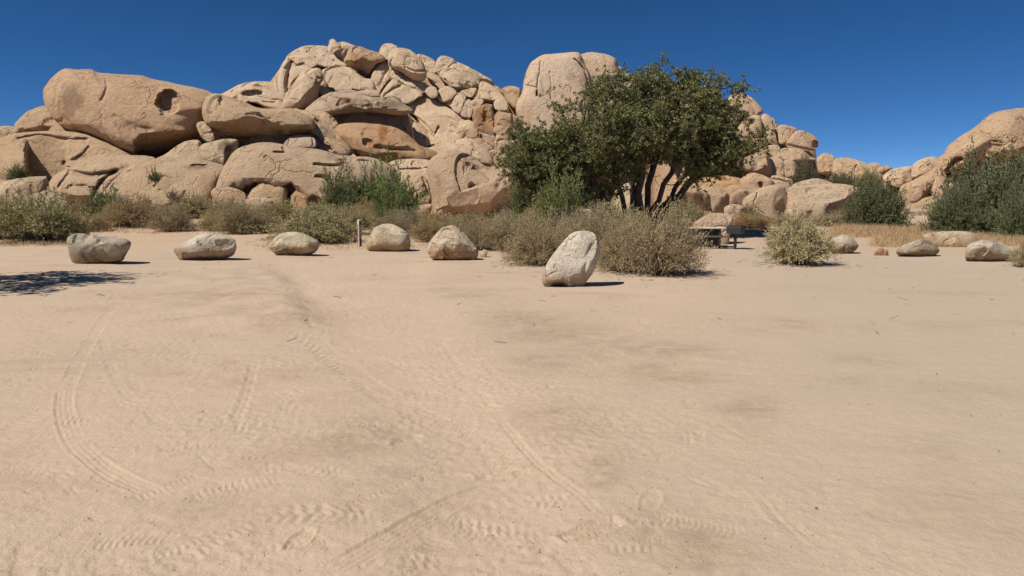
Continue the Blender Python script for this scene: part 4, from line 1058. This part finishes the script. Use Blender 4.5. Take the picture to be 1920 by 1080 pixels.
PROTO = {
    'a': shrub_meshes("scrub", 101, ns=300, nt=9, lv=9),
    'b': shrub_meshes("scrub", 102, ns=300, nt=8, lv=9, lump=.5, low=8),
    'c': shrub_meshes("scrub", 103, ns=420, nt=9, lv=8, frm=.5, dead=220, leaf=(.028, .0125), sw=.010, lump=.4, low=2, twig=.17),
    'd': shrub_meshes("scrub", 108, ns=440, nt=9, lv=7, frm=.55, dead=260, leaf=(.027, .012), sw=.011, lump=.55, low=2, twig=.17),
    'y': shrub_meshes("scrub", 104, ns=300, nt=10, lv=11, frm=.35, leaf=(.040, .017), lump=.4, low=6, mleaf=M_SCRUBY),
    'g': shrub_meshes("bush", 105, ns=170, nt=10, lv=14, frm=.3, leaf=(.048, .024), lump=.75, low=0, mleaf=M_GREEN, twig=.26, up=.05),
    't': shrub_meshes("bush", 106, ns=64, nt=14, lv=15, frm=.25, leaf=(.050, .024), lump=1.0, low=14, mleaf=M_GREEN, twig=.2, up=.2),
    'm': shrub_meshes("bush", 109, ns=260, nt=11, lv=12, frm=.3, leaf=(.040, .022), lump=.65, low=0, mleaf=M_GREEN, twig=.26, up=.05),
    'k': shrub_meshes("bush", 107, ns=340, nt=10, lv=12, frm=.35, leaf=(.036, .019), lump=.35, low=0, mleaf=M_DARK, twig=.24, up=.1),
}
SHRUBS = []
NEAR = [(170, 'beside the dark green bush at left'), (215, 'directly behind the round tan shrub'), (285, 'below the tiny plant on the slab'), (330, 'at the foot of the long smooth slab'), (385, 'left of the cave boulder'), (400, 'behind the whitish wedge-shaped boulder'), (470, 'before the cave boulder\'s left hollow'), (500, 'left of the oval blotched boulder'), (545, 'before the middle of the cave boulder'), (560, 'farthest before the cave boulder'), (630, 'below the left green bush'), (670, 'below the gap between green bushes'), (690, 'left of the rounded pale boulder'), (850, 'under the skull-like boulder'), (770, 'right behind the rounded pale boulder'), (840, 'behind the triangular boulder\'s left side'), (920, 'under the skull-like boulder\'s jaw'), (930, 'behind the triangular boulder\'s right side'), (1000, 'beneath the light green bush'), (1070, 'behind the tall upright boulder, left'), (1180, 'in front of the tree trunks'), (1075, 'hugging the tall upright boulder\'s top'), (1195, 'between the tree trunks and biggest dry shrub'), (1310, 'left of the picnic table')]
def shrub(kind, cx, top, width, label, base=None, D=None, col=(1, 1, 1), name="desert_shrub", group="desert scrub along the clearing", zb=None, dep=None, cat="shrub"):
    """cx, top, base rows and width are read off the photo; D overrides the distance"""
    if D is None:
        gx_, gy_, gz_ = on_ground(cx, base)
        D = gy_
    r_ = width / 2 * D / F
    if base is not None and D is not None:
        D = D + (0.55 * r_ if zb is None else 0)
    a, b, c = ray(cx, top); t = D / b
    X_ = float(a * t); ztop = float(EYE + c * t)
    gz_ = float(ground_z(X_, D)) if zb is None else zb
    h_ = max(ztop - gz_, .15)
    r_ = width / 2 * D / F
    e = bpy.data.objects.new(name, None); COL.objects.link(e)
    e.location = (X_, D, gz_); e.empty_display_size = .3
    tag(e, label, cat, group)
    sm_, lm_ = PROTO[kind]
    rz = random.Random(len(SHRUBS) * 31 + 7).uniform(0, 6.28)
    sc = (r_ * 1.0, (dep or 0.95) * r_, h_ * 1.02)
    k = link("stems", sm_, None, e, rz=0, scale=sc)
    l = link("foliage", lm_, None, e, rz=0, scale=sc)
    k.rotation_euler.z = l.rotation_euler.z = rz
    l.color = (*col, 1)
    SHRUBS.append((X_, D, r_, gz_))
    return e

OL = (1.0, 1.0, .95); TN = (1.0, .96, .95); GO = (1.1, .97, .82); GN = (.82, .92, .8)
shrub('b', 60, 358, 205, "largest olive shrub, growing at the far left edge of the clearing", base=456, col=(.9, 1.0, .85))
shrub('a', -20, 372, 130, "shrub cut off by the left edge behind the largest olive shrub", base=450, col=(.9, 1.0, .85))
shrub('a', 128, 398, 70, "low olive tuft at the right foot of the far left shrub", base=452, col=OL)
shrub('c', 248, 362, 135, "round tan shrub right of the dark green bush at left", base=428, col=GO)
shrub('d', 318, 380, 105, "tan-brown shrub at the left end of the middle scrub row", base=436, col=TN)
shrub('a', 362, 362, 110, "olive shrub behind the tan-brown one, below the long smooth slab", base=409, col=OL)
shrub('c', 442, 372, 100, "olive shrub with grey base behind the whitish wedge-shaped boulder", base=440, col=OL)
shrub('a', 425, 374, 100, "far shrub at the foot of the cave boulder's left end", D=45, col=OL)
shrub('b', 520, 376, 130, "far wide shrub at the foot of the cave boulder", D=44, col=OL)
shrub('a', 590, 388, 185, "broad olive shrub directly behind the oval brown-blotched boulder", base=458, col=(.95, 1.0, .9))
shrub('b', 655, 385, 100, "olive shrub directly behind the marker post", D=34, col=OL)
shrub('a', 600, 378, 110, "far shrub below the left green bush", D=43, col=OL)
shrub('c', 700, 372, 110, "tan shrub between the two green bushes", D=42, col=GO)
shrub('d', 735, 392, 100, "tan shrub rising behind the rounded pale boulder", D=33, col=TN)
shrub('c', 770, 388, 80, "greyish shrub below the bright green shrub", D=36, col=(.8, .85, .9))
shrub('a', 815, 394, 120, "olive-tan shrub in front of the skull-like boulder's left side", D=37, col=GO)
shrub('a', 880, 398, 120, "wide olive shrub in front of the skull-like boulder", D=34, col=OL)
shrub('c', 800, 405, 80, "low golden shrub left of the triangular peaked boulder", base=455, col=GO)
shrub('d', 900, 405, 110, "grey-brown shrub behind the triangular peaked boulder", base=470, col=(.95, .88, .85))
shrub('c', 955, 396, 120, "tan shrub between the triangular and the tall upright boulder", base=473, col=TN)
shrub('d', 1010, 398, 150, "dry grey-stemmed shrub just left of the tall upright boulder", base=500, col=(1.05, .95, .85))
shrub('a', 960, 390, 110, "far olive shrub under the skull-like boulder's snout", D=38, col=OL)
shrub('b', 1030, 378, 130, "far olive shrub under the left lobe of the tree", D=29, col=OL)
shrub('d', 1110, 386, 150, "dense dry shrub directly behind the tall upright boulder", base=488, col=TN)
shrub('c', 1238, 386, 205, "biggest dry shrub, grey-stemmed, right of the tall upright boulder", base=519, col=(.98, .90, .88))
shrub('d', 1165, 410, 120, "grey twiggy shrub between the tall upright boulder and the biggest dry shrub", base=512, col=(1.05, .95, .9))
shrub('b', 1140, 378, 130, "olive shrub at the foot of the tree trunks", D=28, col=GN)
shrub('b', 1285, 376, 90, "grey-green tussock in front of the rounded brown boulder", D=29, col=(.85, .95, .85))
shrub('y', 1500, 404, 150, "round yellow-green bush standing alone right of the grill", base=500)
shrub('c', 1408, 396, 92, "orange-tan shrub behind the grill", base=430, col=(1.2, .92, .7))
shrub('g', 1400, 390, 70, "dark low shrub behind the orange-tan one", D=41, col=(.8, .8, .8))
shrub('c', 1470, 398, 60, "small tan shrub at the foot of the long split boulder's cleft", D=39, col=TN)
shrub('d', 1560, 396, 110, "thin dry shrub against the right half of the long split boulder", D=40, col=TN)
shrub('y', 1925, 452, 60, "yellow-green tuft cut off by the right edge", base=502, col=(.95, .95, .95))
shrub('d', 1590, 392, 80, "brown dry brush beside the dark round bush", D=41, col=(1.2, .9, .65))
shrub('k', 1645, 338, 135, "dark round bush in front of the far rocks, right", base=428, name="dark_bush", group="dark bushes", col=(.82, .95, .75))
shrub('k', 1872, 282, 225, "tallest dark green bush, filling the right edge below the dome", base=441, name="dark_bush", group="dark bushes", col=(.82, .95, .75))
shrub('k', 1800, 345, 110, "dark bush forming the left skirt of the tallest right bush", base=444, name="dark_bush", group="dark bushes", col=(.82, .95, .75))
shrub('k', 1935, 330, 130, "dark bush cut off by the right edge below the dome", base=452, name="dark_bush", group="dark bushes", col=(.82, .95, .75))
shrub('k', 1510, 292, 56, "small dark juniper below the dog-snout rock", D=62, zb=2.2, name="dark_bush", group="dark bushes", col=(.8, .75, .75))
shrub('k', 1578, 322, 90, "low dark brush patch behind the long split boulder", D=64, zb=2.6, name="dark_bush", group="dark bushes", col=(.82, .95, .75))
shrub('k', 1628, 318, 60, "greener brush just above the dark round bush", D=60, zb=2.4, name="dark_bush", group="dark bushes", col=(1.4, 1.4, 1.0))
shrub('m', 197, 357, 84, "dark green bush at the foot of the left slabs", base=408, name="green_bush", group="green bushes", col=(.65, .75, .6))
shrub('m', 640, 318, 96, "left green bush in front of the cave boulder", D=45, name="green_bush", group="green bushes", col=(1.0, .95, .9))
shrub('m', 692, 322, 70, "dark green bush between the two lighter ones before the cave boulder", D=46, name="green_bush", group="green bushes", col=(.8, .85, .8))
shrub('t', 742, 303, 110, "bright green shrub with upright twigs beside the squared brown block", D=42, name="green_bush", group="green bushes", col=(1.15, 1.35, .9))
shrub('m', 738, 345, 90, "lower green bush at the foot of the upright green shrub", D=41, name="green_bush", group="green bushes", col=(1.0, 1.05, .9))
shrub('g', 34, 312, 48, "small dark green bush perched on the far left slab", D=53, zb=3.6, name="green_bush", group="green bushes", col=(.8, .8, .8))
shrub('t', 290, 315, 28, "tiny plant rooted on the long smooth slab", D=50.5, zb=3.4, name="green_bush", group="green bushes", col=(.7, .7, .7))
shrub('m', 1050, 330, 115, "light green bush in front of the tree's lower left lobe", D=29, name="green_bush", group="green bushes", col=(1.1, 1.1, .85))
shrub('g', 985, 330, 90, "green bush beside the skull-like boulder's snout", D=35, name="green_bush", group="green bushes", col=(.9, .9, .9))

# back rows of the scrub belt
for k_, (cx_, top_, w_, D_, kd_, cl_) in enumerate([(170, 392, 80, 36, 'c', GO), (215, 378, 90, 40, 'a', OL), (285, 370, 90, 43, 'b', OL), (330, 368, 80, 45, 'a', GN), (385, 372, 90, 42, 'd', TN), (400, 392, 70, 36, 'c', GO),
        (470, 378, 90, 40, 'b', OL), (500, 392, 80, 35, 'c', TN), (545, 380, 90, 40, 'a', OL), (560, 374, 90, 43, 'b', GN), (630, 376, 90, 41, 'a', OL), (670, 380, 80, 40, 'c', GO), (690, 402, 80, 31.5, 'b', OL),
        (850, 378, 100, 40, 'b', GO), (770, 396, 90, 33, 'a', GO), (840, 398, 90, 31.5, 'c', OL), (920, 380, 90, 39, 'a', GO), (930, 398, 100, 30, 'b', OL), (1000, 386, 90, 29.5, 'a', GO), (1070, 384, 110, 28, 'd', TN), (1180, 384, 120, 27, 'a', GN), (1075, 400, 110, 24, 'c', TN), (1195, 396, 120, 21, 'a', OL), (1310, 400, 70, 24, 'd', TN)]):
    e_ = ('tan', 'olive', 'golden', 'grey-green')[{'c': 2, 'a': 1, 'b': 3, 'd': 0}[kd_]]
    near_ = min(NEAR, key=lambda n_: abs(n_[0] - cx_))[1]
    if k_ in (2, 3, 4, 6, 8, 9, 10, 12, 13, 14, 16, 23): continue
    shrub(kd_, cx_, top_ + 7, w_, "%s shrub of the back scrub row, %s" % (e_, near_), D=D_, col=cl_)

# ---- trees
def tree(name, label, base, tips, limbs, group=None, leaf_col=(1, 1, 1), seed=1, clump=.40, tufts=10, needles=20, nl=.118, nw=.044, tip_r=.020, mat=None):
    rs = np.random.RandomState(seed)
    base = np.array(base, float)
    pos = []; par = []
    for off, tgt, bow in limbs:
        p0 = base + np.array(off, float); p1 = np.array(tgt, float)
        n = 9; last = -1
        for i in range(n):
            t = i / (n - 1)
            m = p0 + (p1 - p0) * np.array([t ** (1 + bow), t ** (1 + bow), t])
            if 0 < i < n: m = m + rs.normal(size=3) * .07
            pos.append(m); par.append(last); last = len(pos) - 1
    nl0 = len(pos)
    dn = [np.min(np.linalg.norm(np.array(pos[:nl0]) - t, axis=1)) for t in tips]
    for j in np.argsort(dn):
        t = tips[j]
        A = np.array(pos)
        d = np.linalg.norm(A - t, axis=1) + np.where(A[:, 2] > t[2] + .25, 1.5, 0) + np.where(A[:, 2] < base[2] + 1.1, 3.0, 0)
        a = int(np.argmin(d)); L = d[a]
        n = max(2, int(L / .5)); last = a
        for i in range(1, n + 1):
            u = i / n
            m = A[a] + (t - A[a]) * u + np.array([0, 0, -.12 * L * math.sin(u * math.pi)])
            if i < n: m = m + rs.normal(size=3) * .06
            pos.append(m); par.append(last); last = len(pos) - 1
    pos = np.array(pos); par = np.array(par); N = len(pos)
    cnt = np.zeros(N); has = np.zeros(N, bool)
    for i in range(N):
        if par[i] >= 0: has[par[i]] = True
    for i in range(N - 1, -1, -1):
        if not has[i]: cnt[i] += 1
        if par[i] >= 0: cnt[par[i]] += cnt[i]
    rad = tip_r * np.power(np.maximum(cnt, 1), .52)
    seg = np.where(par >= 0)[0]
    K = 6; an = np.linspace(0, 2 * math.pi, K, endpoint=False)
    A, Bp = pos[par[seg]], pos[seg]
    dv = Bp - A; dv /= (np.linalg.norm(dv, axis=1)[:, None] + 1e-9)
    e1 = np.cross(dv, np.array([.31, .77, .2])); e1 /= np.linalg.norm(e1, axis=1)[:, None]; e2 = np.cross(dv, e1)
    ring = e1[:, None] * np.cos(an)[None, :, None] + e2[:, None] * np.sin(an)[None, :, None]
    ra = np.minimum(rad[par[seg]], rad[seg] * 1.35)
    v = np.stack([A[:, None] - dv[:, None] * ra[:, None, None] * .3 + ring * ra[:, None, None], Bp[:, None] + ring * rad[seg][:, None, None]], 1).reshape(-1, 3)
    i0 = (np.arange(len(seg)) * 2 * K)[:, None] + np.arange(K)[None]
    i1 = (np.arange(len(seg)) * 2 * K)[:, None] + (np.arange(K)[None] + 1) % K
    f = np.stack([i0, i1, i1 + K, i0 + K], -1).reshape(-1, 4)
    e = bpy.data.objects.new(name, None); COL.objects.link(e); e.location = tuple(base)
    tag(e, label, "tree", group)
    link("trunk", mesh_from("trunk", v - base, f), M_BARK, e)
    # needle tufts gathered round the twig ends
    nt_ = len(tips)
    cr = clump * rs.uniform(.7, 1.25, nt_)
    tc = np.repeat(tips, tufts, 0) + rs.normal(size=(nt_ * tufts, 3)) * np.array([1, 1, .7]) * np.repeat(cr, tufts)[:, None] * .62
    od = tc - np.repeat(tips, tufts, 0) + np.array([0, 0, .12]); od /= np.linalg.norm(od, axis=1)[:, None]
    nb = np.repeat(tc, needles, 0)
    nd = rs.normal(size=nb.shape) + np.repeat(od, needles, 0) * .9
    nd /= np.linalg.norm(nd, axis=1)[:, None]
    nb = nb + nd * .02
    lv_ = diamonds(nb, nd, nl * rs.uniform(.6, 1.3, len(nb)), nw * rs.uniform(.7, 1.4, len(nb)), rs)
    # twigs from each clump centre to its tufts
    tw = np.stack([np.repeat(tips, tufts, 0), tc], 1)
    tw = np.concatenate([tw[:, :1], tw.mean(1, keepdims=True) + rs.normal(size=(len(tc), 1, 3)) * .04, tw[:, 1:]], 1)
    rv = ribbons(tw, np.full((len(tc), 3), .016), rs)
    link("twigs", mesh_from("twigs", rv[0] - base, rv[1]), M_BARK, e)
    c = link("crown", mesh_from("crown", lv_[0] - base, lv_[1], smooth=False), mat or M_OAK, e)
    c.color = (*leaf_col, 1)
    return e

ZT = (900, 110, 1920 / 560)
TD = 32.5
crown = P0(ZT, "140,690 200,590 250,540 330,480 430,400 470,300 500,230 600,205 700,210 760,115 850,85 930,105 1000,150 1060,125 1130,160 1150,85 1185,165 1225,90 1290,62 1330,100 1340,150 1430,150 1480,180 1560,225 1640,235 1700,290 1730,370 1700,420 1650,480 1720,510 1800,520 1820,560 1740,620 1700,650 1745,690 1700,750 1600,765 1500,755 1400,745 1300,690 1200,680 1000,690 900,710 860,820 700,880 560,910 430,890 300,880 250,800")
cc = P0(ZT, "960,470")[0]
thc, rc = outline_radius(crown, cc)
rs = np.random.RandomState(77)
tips = []
boughs = []
while len(boughs) < 212:
    px_, py_ = rs.uniform(crown[:, 0].min(), crown[:, 0].max()), rs.uniform(crown[:, 1].min(), crown[:, 1].max())
    a_ = math.atan2(py_ - cc[1], px_ - cc[0]); R_ = np.interp(a_, thc, rc, period=2 * math.pi)
    ro = math.hypot(px_ - cc[0], py_ - cc[1]) / (R_ * .94)
    if ro > 1: continue
    dep = 2.9 * math.sqrt(1 - ro * ro) * (1 if rs.uniform() < .62 else -1) * -1
    dep *= rs.uniform(.35, 1.0)
    if len(boughs) < 26 and not (px_ < 1130 and py_ > 265): continue
    D_ = TD + dep
    a, b, c_ = ray(px_, py_); t = D_ / b
    boughs.append((float(a * t), D_, float(EYE + c_ * t)))
boughs += [tuple(float(q_) for q_ in (ray(u_, v_)[0] * TD / ray(u_, v_)[1], TD, EYE + ray(u_, v_)[2] * TD / ray(u_, v_)[1])) for u_, v_ in ((1237, 150), (1238, 165), (1282, 142), (1272, 158), (1288, 165), (1325, 160), (1150, 150))]
boughs = np.array(boughs)
tips = np.repeat(boughs, 5, 0) + rs.normal(size=(len(boughs) * 5, 3)) * np.array([.42, .42, .32])
bx, by = on_ground(1190, 430)[0], TD
bx = float(ray(1192, 395)[0] * TD / ray(1192, 395)[1]); bz = float(ground_z(bx, TD)) - .1
def at_px(px, py, D):
    a, b, c = ray(px, py); t = D / b
    return (float(a * t), D, float(EYE + c * t))
limbs = [((-.55, .1, 0), at_px(1095, 300, TD - .6), -.15), ((-.25, -.2, 0), at_px(1130, 220, TD - 1), .1), ((-.05, .2, 0), at_px(1165, 190, TD + 1), .2), ((.05, -.25, 0), at_px(1215, 200, TD - 1.2), .3),
         ((.2, .1, 0), at_px(1255, 190, TD + .6), .25), ((.3, -.15, 0), at_px(1290, 250, TD - .8), .0), ((.45, .2, 0), at_px(1335, 285, TD + .4), -.1), ((.1, .4, 0), at_px(1180, 250, TD + 2.2), .3), ((-.3, .35, 0), at_px(1050, 320, TD + 1.4), -.1), ((.35, .3, 0), at_px(1300, 300, TD + 2), 0)]
tree("multi_stemmed_tree", "large spreading dark green tree with many trunks, right of centre", (bx, TD, bz), tips, limbs, seed=3)

# the tree just outside the left edge whose shadow lies on the sand
c0 = np.array([-13.25, 13.3, 3.4]); tl = []
rs = np.random.RandomState(5)
while len(tl) < 220:
    u = rs.normal(size=3); u /= np.linalg.norm(u); u *= rs.uniform(.45, 1.0)
    tl.append(c0 + u * np.array([2.45, 2.8, 2.3]))
tl = np.array(tl)
tree("shade_tree", "tree outside the left edge whose ragged shadow lies on the sand", (-13.3, 13.3, -.05), tl,
     [((-.1, 0, 0), (-14.1, 12.9, 2.9), .1), ((.1, .1, 0), (-12.7, 14.1, 3.3), .1), ((.1, -.1, 0), (-13.0, 12.4, 3.0), .1)], seed=9, tufts=8, needles=12)

# ---- dry grass, litter and pebbles
def scatter_grass(name, label, spots, n, seed, hgt=(.18, .45)):
    rs = np.random.RandomState(seed); B_ = []
    for (px0, py0, px1, py1, w) in spots:
        m = int(n * w)
        qx, qy = rs.uniform(px0, px1, m), rs.uniform(py0, py1, m)
        for u_, v_ in zip(qx[::12], qy[::12]):
            g = on_ground(u_, v_)
            c = np.array(g)
            nn_ = 12
            o = rs.normal(size=(nn_, 3)) * .16; o[:, 2] = 0
            p = c + o; p[:, 2] = ground_z(p[:, 0], p[:, 1])
            B_.append(p)
    b = np.concatenate(B_); d = rs.normal(size=b.shape) * .42 + np.array([0, 0, 1.0])
    v, f = diamonds(b - np.array([0, 0, .02]), d, rs.uniform(*hgt, len(b)), rs.uniform(.008, .018, len(b)), rs)
    o = link(name, mesh_from(name, v, f, smooth=False), M_GRASS)
    return tag(o, label, "grass", kind="stuff")
scatter_grass("dry_grass", "golden dry grass strip at the right side of the clearing",
              [(1560, 424, 1760, 446, 1.2), (1640, 440, 1840, 464, 1.4), (1830, 445, 1930, 462, .7), (1575, 425, 1660, 440, .5)], 9000, 4, (.1, .42))
scatter_grass("dry_grass", "sparse straw-coloured grass among the scrub", [(0, 452, 160, 462, .2), (160, 412, 480, 440, .4), (480, 440, 940, 470, .35), (1270, 425, 1440, 440, .25), (600, 405, 1000, 430, .3)], 9000, 6, (.08, .24))

rs = np.random.RandomState(21)
P_ = []; Dv = []
for (sx_, sy_, r_, gz_) in SHRUBS:
    if sy_ > 33: continue
    m = int(130 * r_)
    a = rs.uniform(0, 6.283, m); rr = r_ * rs.uniform(.5, 1.45, m)
    p = np.stack([sx_ + np.cos(a) * rr, sy_ + np.sin(a) * rr, 0 * a], 1)
    P_.append(p)
m = 160
P_.append(np.stack([rs.uniform(-9, 14, m), rs.uniform(8, 22, m), np.zeros(m)], 1))
p = np.concatenate(P_); p[:, 2] = ground_z(p[:, 0], p[:, 1]) + .012 + .02 * np.abs(rs.normal(size=len(p)))
dd = rs.normal(size=p.shape); dd[:, 2] *= .12; dd /= np.linalg.norm(dd, axis=1)[:, None]
ln_ = rs.uniform(.05, .22, len(p))[:, None]
lines = np.stack([p - dd * ln_ * .5, p + rs.normal(size=p.shape) * .008, p + dd * ln_ * .5], 1)
lv = ribbons(lines, np.full((len(p), 3), .011), rs)
lit = link("twig_litter", mesh_from("twig_litter", *lv), M_STEM)
tag(lit, "dry twigs and bark scattered round the shrubs", "litter", kind="stuff")

parts_ = []
pv, pf = ico(1)
for k in range(60):
    y_ = 2.8 * math.exp(rs.uniform(0, 2.1)); x_ = rs.uniform(-.78, .78) * y_
    s_ = rs.uniform(.002, .0055) * (1 + .6 * (rs.uniform() < .1))
    if y_ > 8: s_ *= 1.3
    sc_ = np.array([rs.uniform(.7, 1.4), rs.uniform(.7, 1.4), rs.uniform(.45, .8)]) * s_
    q_ = pv * (1 + .25 * rs.normal(size=(len(pv), 1))) * sc_
    parts_.append((q_ + np.array([x_, y_, .006 + s_ * .35]), pf))
v, f = merge(parts_)
peb = link("pebbles", mesh_from("pebbles", v, f), M_TAN); peb.color = (.75, .72, .70, 1)
tag(peb, "tiny pebbles strewn over the sand", "pebbles", kind="stuff")

gv_, gf_ = ico(0)
for nm_, lb_, cl_, n_, sd_ in (("grit", "pale grit grains scattered on the sand", (1.0, 1.0, 1.0, 1), 700, 31), ("grit", "dark grit grains scattered on the sand", (.7, .68, .66, 1), 90, 32)):
    rs = np.random.RandomState(sd_); pp = []
    for k in range(n_):
        y_ = 2.7 * math.exp(rs.uniform(0, 1.5)); x_ = rs.uniform(-.78, .78) * y_
        s_ = rs.uniform(.0018, .0042)
        pp.append((gv_ * (1 + .25 * rs.normal(size=(len(gv_), 1))) * s_ + np.array([x_, y_, .0012]), gf_))
    v, f = merge(pp)
    # sit on the relief of the sand
    col_ = np.clip(np.searchsorted(ycol, v[:, 1]) - 1, 0, nr - 2)
    zi = np.array([np.interp(a_, X[c_], Zg[c_]) for a_, c_ in zip(v[::len(gv_), 0], col_[::len(gv_)])])
    v[:, 2] += np.repeat(zi, len(gv_))
    o = link(nm_, mesh_from(nm_, v, f), M_TAN); o.color = cl_
    tag(o, lb_, "grit", kind="stuff")

# ------------------------------------------------------------------ marker post, grill, picnic table
def plain(name, c1, c2, rough=.8, scale=12, metal=0.0, stretch=(1, 1, 1)):
    m, nt, b, out = new_mat(name); k = NB(nt)
    co = k.n("ShaderNodeTexCoord").outputs['Object']
    f = k.noise(k.scalev(co, stretch), scale, 4, .65)
    nt.links.new(k.mix(k.ramp(f, .3, .7), c1, c2), b.inputs['Base Color'])
    b.inputs['Roughness'].default_value = rough; b.inputs['Metallic'].default_value = metal
    bp = k.n("ShaderNodeBump"); bp.inputs['Strength'].default_value = .25; bp.inputs['Distance'].default_value = .01
    nt.links.new(f, bp.inputs['Height']); nt.links.new(bp.outputs[0], b.inputs['Normal'])
    return m
M_POST = plain("post_wood", (.48, .36, .29), (.36, .26, .20), .85, 30, 0, (1, 1, .1))
M_PLATE = plain("plate_white", (.80, .80, .78), (.70, .70, .68), .4)
M_PLATED = plain("plate_dark", (.035, .028, .024), (.05, .04, .035), .5)
M_IRON = plain("black_iron", (.022, .022, .023), (.045, .040, .038), .55, 18, .3)
M_CONC = plain("pale_concrete", (.60, .54, .46), (.50, .44, .37), .9, 20)
M_PLANK = plain("weathered_plank", (.14, .10, .08), (.09, .065, .05), .85, 20, 0, (.1, 1, 1))

def boxes(name, items, mat, parent, bevel=.006):
    """items: (centre, size[, z-rotation]) joined into one part"""
    bm = bmesh.new()
    from mathutils import Matrix
    for it in items:
        c, s_ = it[0], it[1]; rz = it[2] if len(it) > 2 else 0
        r = bmesh.ops.create_cube(bm, size=1.0)
        mt = Matrix.Translation(c) @ Matrix.Rotation(rz, 4, 'Y') @ Matrix.Diagonal((*s_, 1))
        bmesh.ops.transform(bm, matrix=mt, verts=r['verts'])
    if bevel:
        bmesh.ops.bevel(bm, geom=list(bm.edges), offset=bevel, segments=2, profile=.7, affect='EDGES')
    me = bpy.data.meshes.new(name); bm.to_mesh(me); bm.free()
    return link(name, me, mat, parent)

def thing(name, label, cat, loc, rz):
    e = bpy.data.objects.new(name, None); COL.objects.link(e); e.location = loc; e.rotation_euler = (0, 0, rz)
    return tag(e, label, cat)

gp_ = on_ground(675, 462)
h_ = at_px(672, 411, gp_[1])[2] - gp_[2]
po = thing("marker_post", "short brown wooden marker post between two boulders", "post", gp_, math.radians(40))
w_ = .105
# shaft with a sloping top
bm = bmesh.new()
vs = [bm.verts.new(c) for c in [(-w_/2, -w_/2, -.15), (w_/2, -w_/2, -.15), (w_/2, w_/2, -.15), (-w_/2, w_/2, -.15), (-w_/2, -w_/2, h_ - .05), (w_/2, -w_/2, h_ - .05), (w_/2, w_/2, h_), (-w_/2, w_/2, h_)]]
for f_ in [(3, 2, 1, 0), (4, 5, 6, 7), (0, 1, 5, 4), (1, 2, 6, 5), (2, 3, 7, 6), (3, 0, 4, 7)]: bm.faces.new([vs[i] for i in f_])
bmesh.ops.bevel(bm, geom=list(bm.edges), offset=.008, segments=2, affect='EDGES')
me = bpy.data.meshes.new("shaft"); bm.to_mesh(me); bm.free()
link("shaft", me, M_POST, po)
boxes("reflector", [((-w_/2 - .004, 0, h_ - .13), (.006, w_ * .8, .17))], M_PLATE, po, .001)
boxes("sign_plate", [((0, -w_/2 - .004, h_ - .16), (w_ * .72, .006, .16))], M_PLATED, po, .001)
np_ = boxes("number_plate", [((0, -w_/2 - .004, h_ - .55), (w_ * .72, .006, .19))], M_PLATED, po, .001)
boxes("numeral", [((-.006, -w_/2 - .0095, h_ - .55), (.020, .004, .12)), ((-.02, -w_/2 - .0095, h_ - .51), (.022, .0035, .018), .7)], M_PLATE, np_, 0)
boxes("base_band", [((0, -w_/2 - .004, .16), (w_ * .8, .006, .30))], plain("base_brown", (.075, .04, .028), (.055, .03, .02)), po, .001)

gg = on_ground(1378, 467)
zt = at_px(1378, 423, gg[1])[2] - gg[2]; zb_ = at_px(1378, 438, gg[1])[2] - gg[2]
gr = thing("pedestal_grill", "black steel pedestal grill on a post beside the picnic table", "grill", gg, math.radians(-38))
H_ = zt - zb_; t_ = .012
boxes("firebox", [((0, 0, zb_ + t_), (.52, .42, t_)), ((-.26, 0, zb_ + H_/2), (t_, .42, H_)), ((.26, 0, zb_ + H_/2), (t_, .42, H_)), ((0, .21, zb_ + H_/2), (.532, t_, H_)), ((0, -.21, zb_ + H_ * .42), (.532, t_, H_ * .84))], M_IRON, gr, .003)
boxes("grate", [((x_, 0, zt - .03), (.012, .41, .012)) for x_ in np.linspace(-.24, .24, 11)] + [((0, y_, zt - .042), (.5, .012, .012)) for y_ in (-.18, .18)], M_IRON, gr, .001)
for sx_ in (-1, 1):
    hd = boxes("handle", [((sx_ * .315, -.10, zt - .06), (.10, .014, .014)), ((sx_ * .315, .10, zt - .06), (.10, .014, .014)), ((sx_ * .365, 0, zt - .06), (.014, .214, .014))], M_IRON, gr, .002)
boxes("rim", [((0, -.222, zt - H_ * .16), (.54, .016, .016))], plain("worn_steel", (.35, .33, .3), (.2, .19, .18), .5, 18, .6), gr, .002)
bm = bmesh.new()
for (r0, r1, za, zb2) in ((.055, .055, -.2, zb_ - .12), (.085, .11, zb_ - .13, zb_)):
    rr = bmesh.ops.create_cone(bm, cap_ends=True, segments=20, radius1=r0, radius2=r1, depth=zb2 - za)
    bmesh.ops.translate(bm, verts=rr['verts'], vec=(0, 0, (za + zb2) / 2))
me = bpy.data.meshes.new("pedestal"); bm.to_mesh(me); bm.free()
link("pedestal", me, M_IRON, gr)

TDs = on_ground(1330, 466)[1] + .6
tc_ = at_px(1318, 438, TDs)
tb = thing("picnic_table", "picnic table with pale top and brown benches, behind the biggest dry shrub", "picnic table", (tc_[0], TDs, float(ground_z(tc_[0], TDs))), math.radians(-9))
for k, y_ in enumerate(np.linspace(-.30, .30, 4)):
    boxes("top_plank", [((0, y_, .74), (1.6, .19, .05))], M_CONC, tb, .006)
for sy_ in (-1, 1):
    for o_ in (-.085, .085):
        boxes("bench_plank", [((0, sy_ * .70 + o_, .44), (1.6, .165, .05))], M_PLANK, tb, .006)
for x_ in (-.6, .58):
    lg = boxes("leg_frame", [((x_, 0, .70), (.07, .74, .06)), ((x_, 0, .41), (.07, 1.75, .05)), ((x_, -.3, .36), (.08, .08, .76)), ((x_, .3, .36), (.08, .08, .76))], M_PLATED, tb, .005)
boxes("centre_panel", [((0, 0, .40), (1.2, .10, .62))], M_PLATED, tb, .005)
